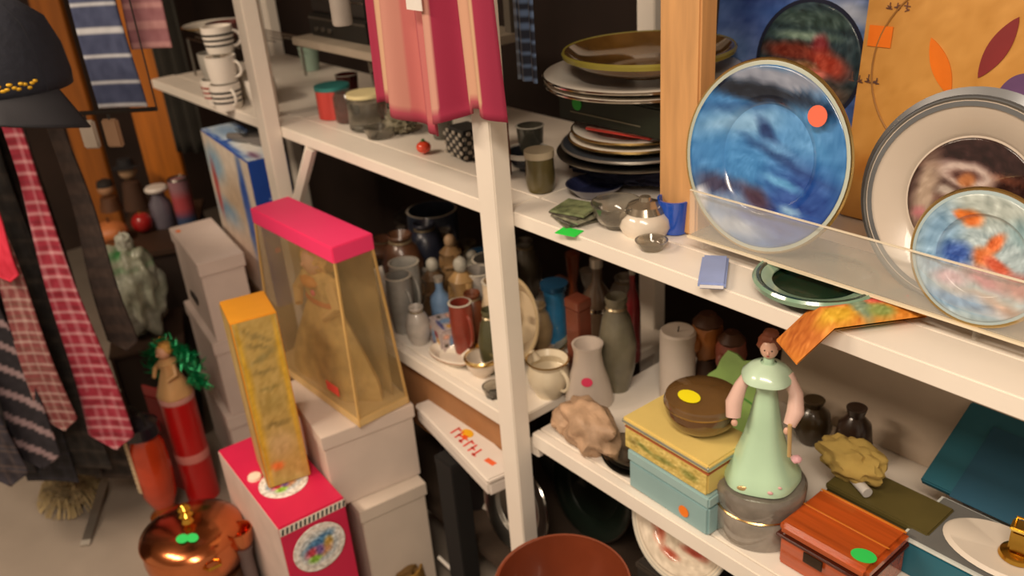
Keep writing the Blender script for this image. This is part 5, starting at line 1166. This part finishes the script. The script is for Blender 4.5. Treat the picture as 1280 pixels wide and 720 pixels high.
# planks in the corner
for (px, py, k_, w_, c_, lab, tilt) in [(188, 135, 3.25, .155, 'b5681c', 'wide orange-brown wooden plank standing upright in the corner', 0), (112, 190, 3.5, .13, '9a5818', 'narrower darker plank behind the hanging striped tie', 0)]:
    p = WD(px, py, k_)
    t = T('upright_plank', lab, 'plank', (p.x, p.y, 0), math.radians(38))
    OB('plank', G().box(w_, .025, 2.3, (0, 0, 0), .003), M(c_, .5, var=.22, scale=8, stretch=(6, 6, .5)), t)
p = WD(217, 90, 3.15)
t = T('dark_coat', 'dark olive green garment hanging in front of the corner beside the plank', 'coat', (p.x, p.y, zat(p.x, p.y, 190)), math.radians(38))
zl = 2.2-t.location.z
OB('cloth', G().grid(20, 30, lambda u, v: ((u-.5)*.13, .014*math.sin(u*16), v*zl)), M('33302a', .9, var=.2), t, solid=.006)
OB('hanger', G().tube([(0, 0, zl), (0, 0, zl+.298)], .003, 6), PEWTER, t)

# ------------------------------------------------------------------ ties on their rack and the cap
A_ = WD(-70, 152, 1.85); zr_ = A_.z; Bq = WZ(196, 136, zr_)
print('rack', A_, Bq)
t = T('tie_rack', 'thin dark metal rack from which the ties hang at the left edge', 'rack', (A_.x, A_.y, 0))
OB('rack_pole', G().tube([(0, 0, zr_), (0, 0, 2.5)], .010, 12), BLACK, t)
dA = Bq-A_
OB('rail', G().tube([(-dA.x*.7, -dA.y*.7, zr_), tuple(Vector((dA.x, dA.y, zr_)))], .005, 8), M('2a2420', .4, metal=.7), t)
zh = 1.95
OB('upper_rail', G().tube([(0, 0, zh), (dA.x, dA.y, zh)], .005, 8), BLACK, t)
OB('second_hanger', G().tube([(dA.x, dA.y, zr_), (dA.x, dA.y, 2.5)], .0018, 6), M('1c1816', .5), t)
def tie(name, label, frac, off, ztop, pend, w0, w1, fn, rough=.8, tip=True, yaw=0):
    P = A_ + dA*frac + Vector((0, off, 0)); zb = zat(P.x, P.y, pend); Lt = ztop-zb
    t = T(name, label, 'tie', (P.x, P.y, zb), math.radians(42)+yaw)
    nu, nv = 14, 130
    def f(u, v):
        ww = w1+(w0-w1)*min(1, max(0, v-.04)/.8)
        z = v*Lt
        if tip and v < .05: ww *= max(.04, v/.05)
        return ((u-.5)*ww, .006*math.sin(v*9+frac*20)+.004*math.cos((u-.5)*PI), z)
    me = G().grid(nu, nv, f).done()
    colour(me, lambda c_: fn(c_.x/w1+.5, c_.z))
    OB('cloth', me, MV(rough), t, solid=.004)
    OB('loop', G().tube([(-w0*.5, .004, Lt-.01), (0, -.010, Lt+.008), (w0*.5, .004, Lt-.01)], .006, 6), M('2c2028', .8), t)
    return t
def nzc(c, a, x, z, f=60): k_ = noise.noise((x*8, z*f, 1.3))*a; return tuple(max(0, min(255, q_+k_)) for q_ in c)
def plaidf(base, l1, l2, p=.035):
    b, a1, a2 = hexc(base), hexc(l1), hexc(l2)
    def f(x, z):
        c = b
        if (z/p) % 1 < .22: c = mixc(c, a1, .65)
        if (z/p+.5) % 1 < .15: c = mixc(c, a2, .5)
        if (x*4) % 1 < .22: c = mixc(c, a1, .4)
        return nzc(c, 22, x, z)
    return f
def stripes(base, l1, p, wd_, slope=0):
    b, a1 = hexc(base), hexc(l1)
    return lambda x, z: nzc(a1 if ((z+slope*x)/p) % 1 < wd_ else b, 14, x, z)
def frac_for(px, py):      # fraction along the rack whose vertical passes this pixel
    best = min(range(-40, 101), key=lambda i: min(abs(pix((A_.x+dA.x*i/100, A_.y+dA.y*i/100, z/20))[0]-px)+abs(pix((A_.x+dA.x*i/100, A_.y+dA.y*i/100, z/20))[1]-py) for z in range(0, 44)))
    return best/100
F1 = frac_for(126, 500); F2 = frac_for(85, 500); F3 = frac_for(36, 330); F4 = frac_for(60, 560); F5 = frac_for(25, 560); F6 = frac_for(105, 60); F7 = frac_for(132, 30)
print('fr', F1, F2, F3, F4, F5, F6, F7)
tie('plaid_tie', 'crimson red tie with a fine white check, widest of the hanging ties', F1, 0, zr_, 562, .045, .125, plaidf('8e1f34', 'c8a8a8', '6a1426', .030))
tie('plaid_tie', 'muted red and grey-tan checked tie left of the crimson checked one', F2, -.03, zr_, 540, .045, .10, plaidf('7a3a3c', 'b0a098', '5c4a3c', .028))
tie('plain_tie', 'plain bright crimson-pink tie under the navy cap', F3, -.05, zr_, 352, .04, .06, stripes('cc2a44', 'cc2a44', .1, .5))
tie('striped_tie', 'black tie with broad greyish mauve diagonal stripes near the floor', F4, -.03, zr_, 585, .05, .13, stripes('1c1820', '8a7478', .075, .28, .06))
tie('patterned_tie', 'dark navy and brown speckled tie at the far left edge', F5, -.06, zr_, 610, .05, .14, plaidf('2a2630', '5a4a44', '22283c', .016))
tie('patterned_tie', 'grey-brown speckled tie at the left edge between the navy cap and the floor', F5-.05 if F5 > -.3 else F5, .02, zr_, 470, .05, .13, plaidf('5a4a40', '8a7868', '3a3434', .016))
tie('dark_gap_strip', 'very dark brown tie right of the crimson checked one', min(1, F1+.12), .04, zr_, 440, .04, .08, stripes('241814', '2e201a', .05, .5))  # near-black cloth strip, its colour stands in for shade in the gap
tie('striped_tie', 'navy tie with thin white horizontal stripes at the top edge', F6, .04, zh, 135, .07, .11, stripes('3a4260', 'b8bac0', .052, .14), tip=False)
tie('mauve_tie', 'dusty mauve tie behind the navy striped one at the top edge', F7, .08, zh, 60, .07, .09, stripes('8a5a60', 'a87a7a', .04, .3), tip=False)
tie('striped_tie', 'grey and pink checked tie directly behind the navy cap', frac_for(60, 30), .10, zh, 70, .06, .08, plaidf('6a5a58', '9a7a70', '4a4a48', .03), tip=False)
for i, (fr, off, pe, w_, a1, b1) in enumerate([(-.62, .10, 590, .15, '1e1c22', '3a3230'), (-.50, .20, 595, .15, '241e1c', '44382e'), (-.38, .10, 600, .15, '1c1a20', '32303c'), (-.26, .20, 600, .14, '28201c', '4a3c34'), (-.14, .10, 585, .13, '1e1a18', '3a302a'), (-.03, .12, 540, .10, '201a18', '30261f')]):
    tie('dark_scarf', ['black and brown speckled scarf farthest left behind the ties', 'dark brown flecked scarf, second from the left behind the ties', 'near-black bluish scarf behind the grey-tan checked tie', 'dark umber scarf directly behind the crimson checked tie', 'brownish black scarf right of the dark umber one', 'short dark brown scarf rightmost of the dark scarves'][i], fr, off, zr_, pe, w_*.8, w_, plaidf(a1, b1, '151316', .03+.006*i), tip=False)
# small dark clips and bag charm on the rail
for fr, lab, c_ in [(frac_for(108, 150), 'pale grey clip hanging from the thin rail', 'b4a89c'), (frac_for(145, 165), 'tan leather tag hanging from the thin rail', '8a6a50')]:
    P = A_+dA*fr; t = T('rail_clip', lab, 'clip', (P.x, P.y, zr_-.075), math.radians(42)); OB('tag', G().box(.036, .012, .06, (0, 0, 0), .005), M(c_, .5), t); OB('hook', G().tube([(0, 0, .058), (0, 0, .078)], .003, 6), BLACK, t)
# cap
pc = WD(0, 82, 1.60)
rcap = mpp(pc)*76
print('cap', pc, rcap)
NAVY = M('20232f', .85, var=.12, scale=60, bump=.2)
st = T('hat_hanger', 'slim black ceiling hanger holding the navy cap', 'hanger', (pc.x, pc.y, 0))
OB('hanging_rod', G().tube([(0, 0, pc.z+.12), (0, 0, 2.5)], .004, 10), BLACK, st); OB('holding_disc', G().lathe([(0, pc.z+.098), (.03, pc.z+.098), (.03, pc.z+.103), (0, pc.z+.103)], 24), BLACK, st)
t = T('navy_cap', 'dark navy baseball cap with gold embroidery at the top left', 'cap', (pc.x, pc.y, pc.z-.045), math.radians(72))
cr = [(rcap, 0), (rcap*1.02, .02), (rcap*.98, .07), (rcap*.84, .12), (rcap*.52, .152), (rcap*.2, .164), (0, .167)]
OB('crown', G().lathe(cr, 48), NAVY, t, solid=.003)
OB('button', G().ball(.008, .008, .005, (0, 0, .169)), NAVY, t)
for k_ in range(6):
    a = PI*k_/3+.2; OB('seam', G().tube([((r_+.001)*math.cos(a), (r_+.001)*math.sin(a), z_) for r_, z_ in cr[:-1]], .0014, 5), M('161822', .8), t)
def vis(u, v):
    a = -PI/2+(u-.5)*1.9; r_ = rcap*(.98+.62*v*(math.cos((u-.5)*1.9))**.7)
    return (r_*math.cos(a), r_*math.sin(a), .004-.055*v*abs(u-.5)*1.6-.030*v)
OB('visor', G().grid(30, 12, vis), M('26262c', .85), t, solid=.004)
g = G()
for i in range(26):
    u = i/25; a = -PI/2+(u-.5)*1.5; r0 = rcap*1.16+.006*math.sin(i*2.2)
    g.ball(.0085, .004, .003, (r0*math.cos(a), r0*math.sin(a), .002-.045*abs(u-.5)*.5), 2)
g2 = G()
for i in range(22):
    u = i/21; a = -PI/2+(u-.5)*1.1; g2.ball(.006, .0022, .0035, ((rcap*1.022)*math.cos(a), (rcap*1.022)*math.sin(a), .022+.005*math.sin(i*1.9)), 2)
tag(OB('gold_embroidery', g2, M('d8a828', .4, metal=.4), t), kind='stuff')
g.bm.free()
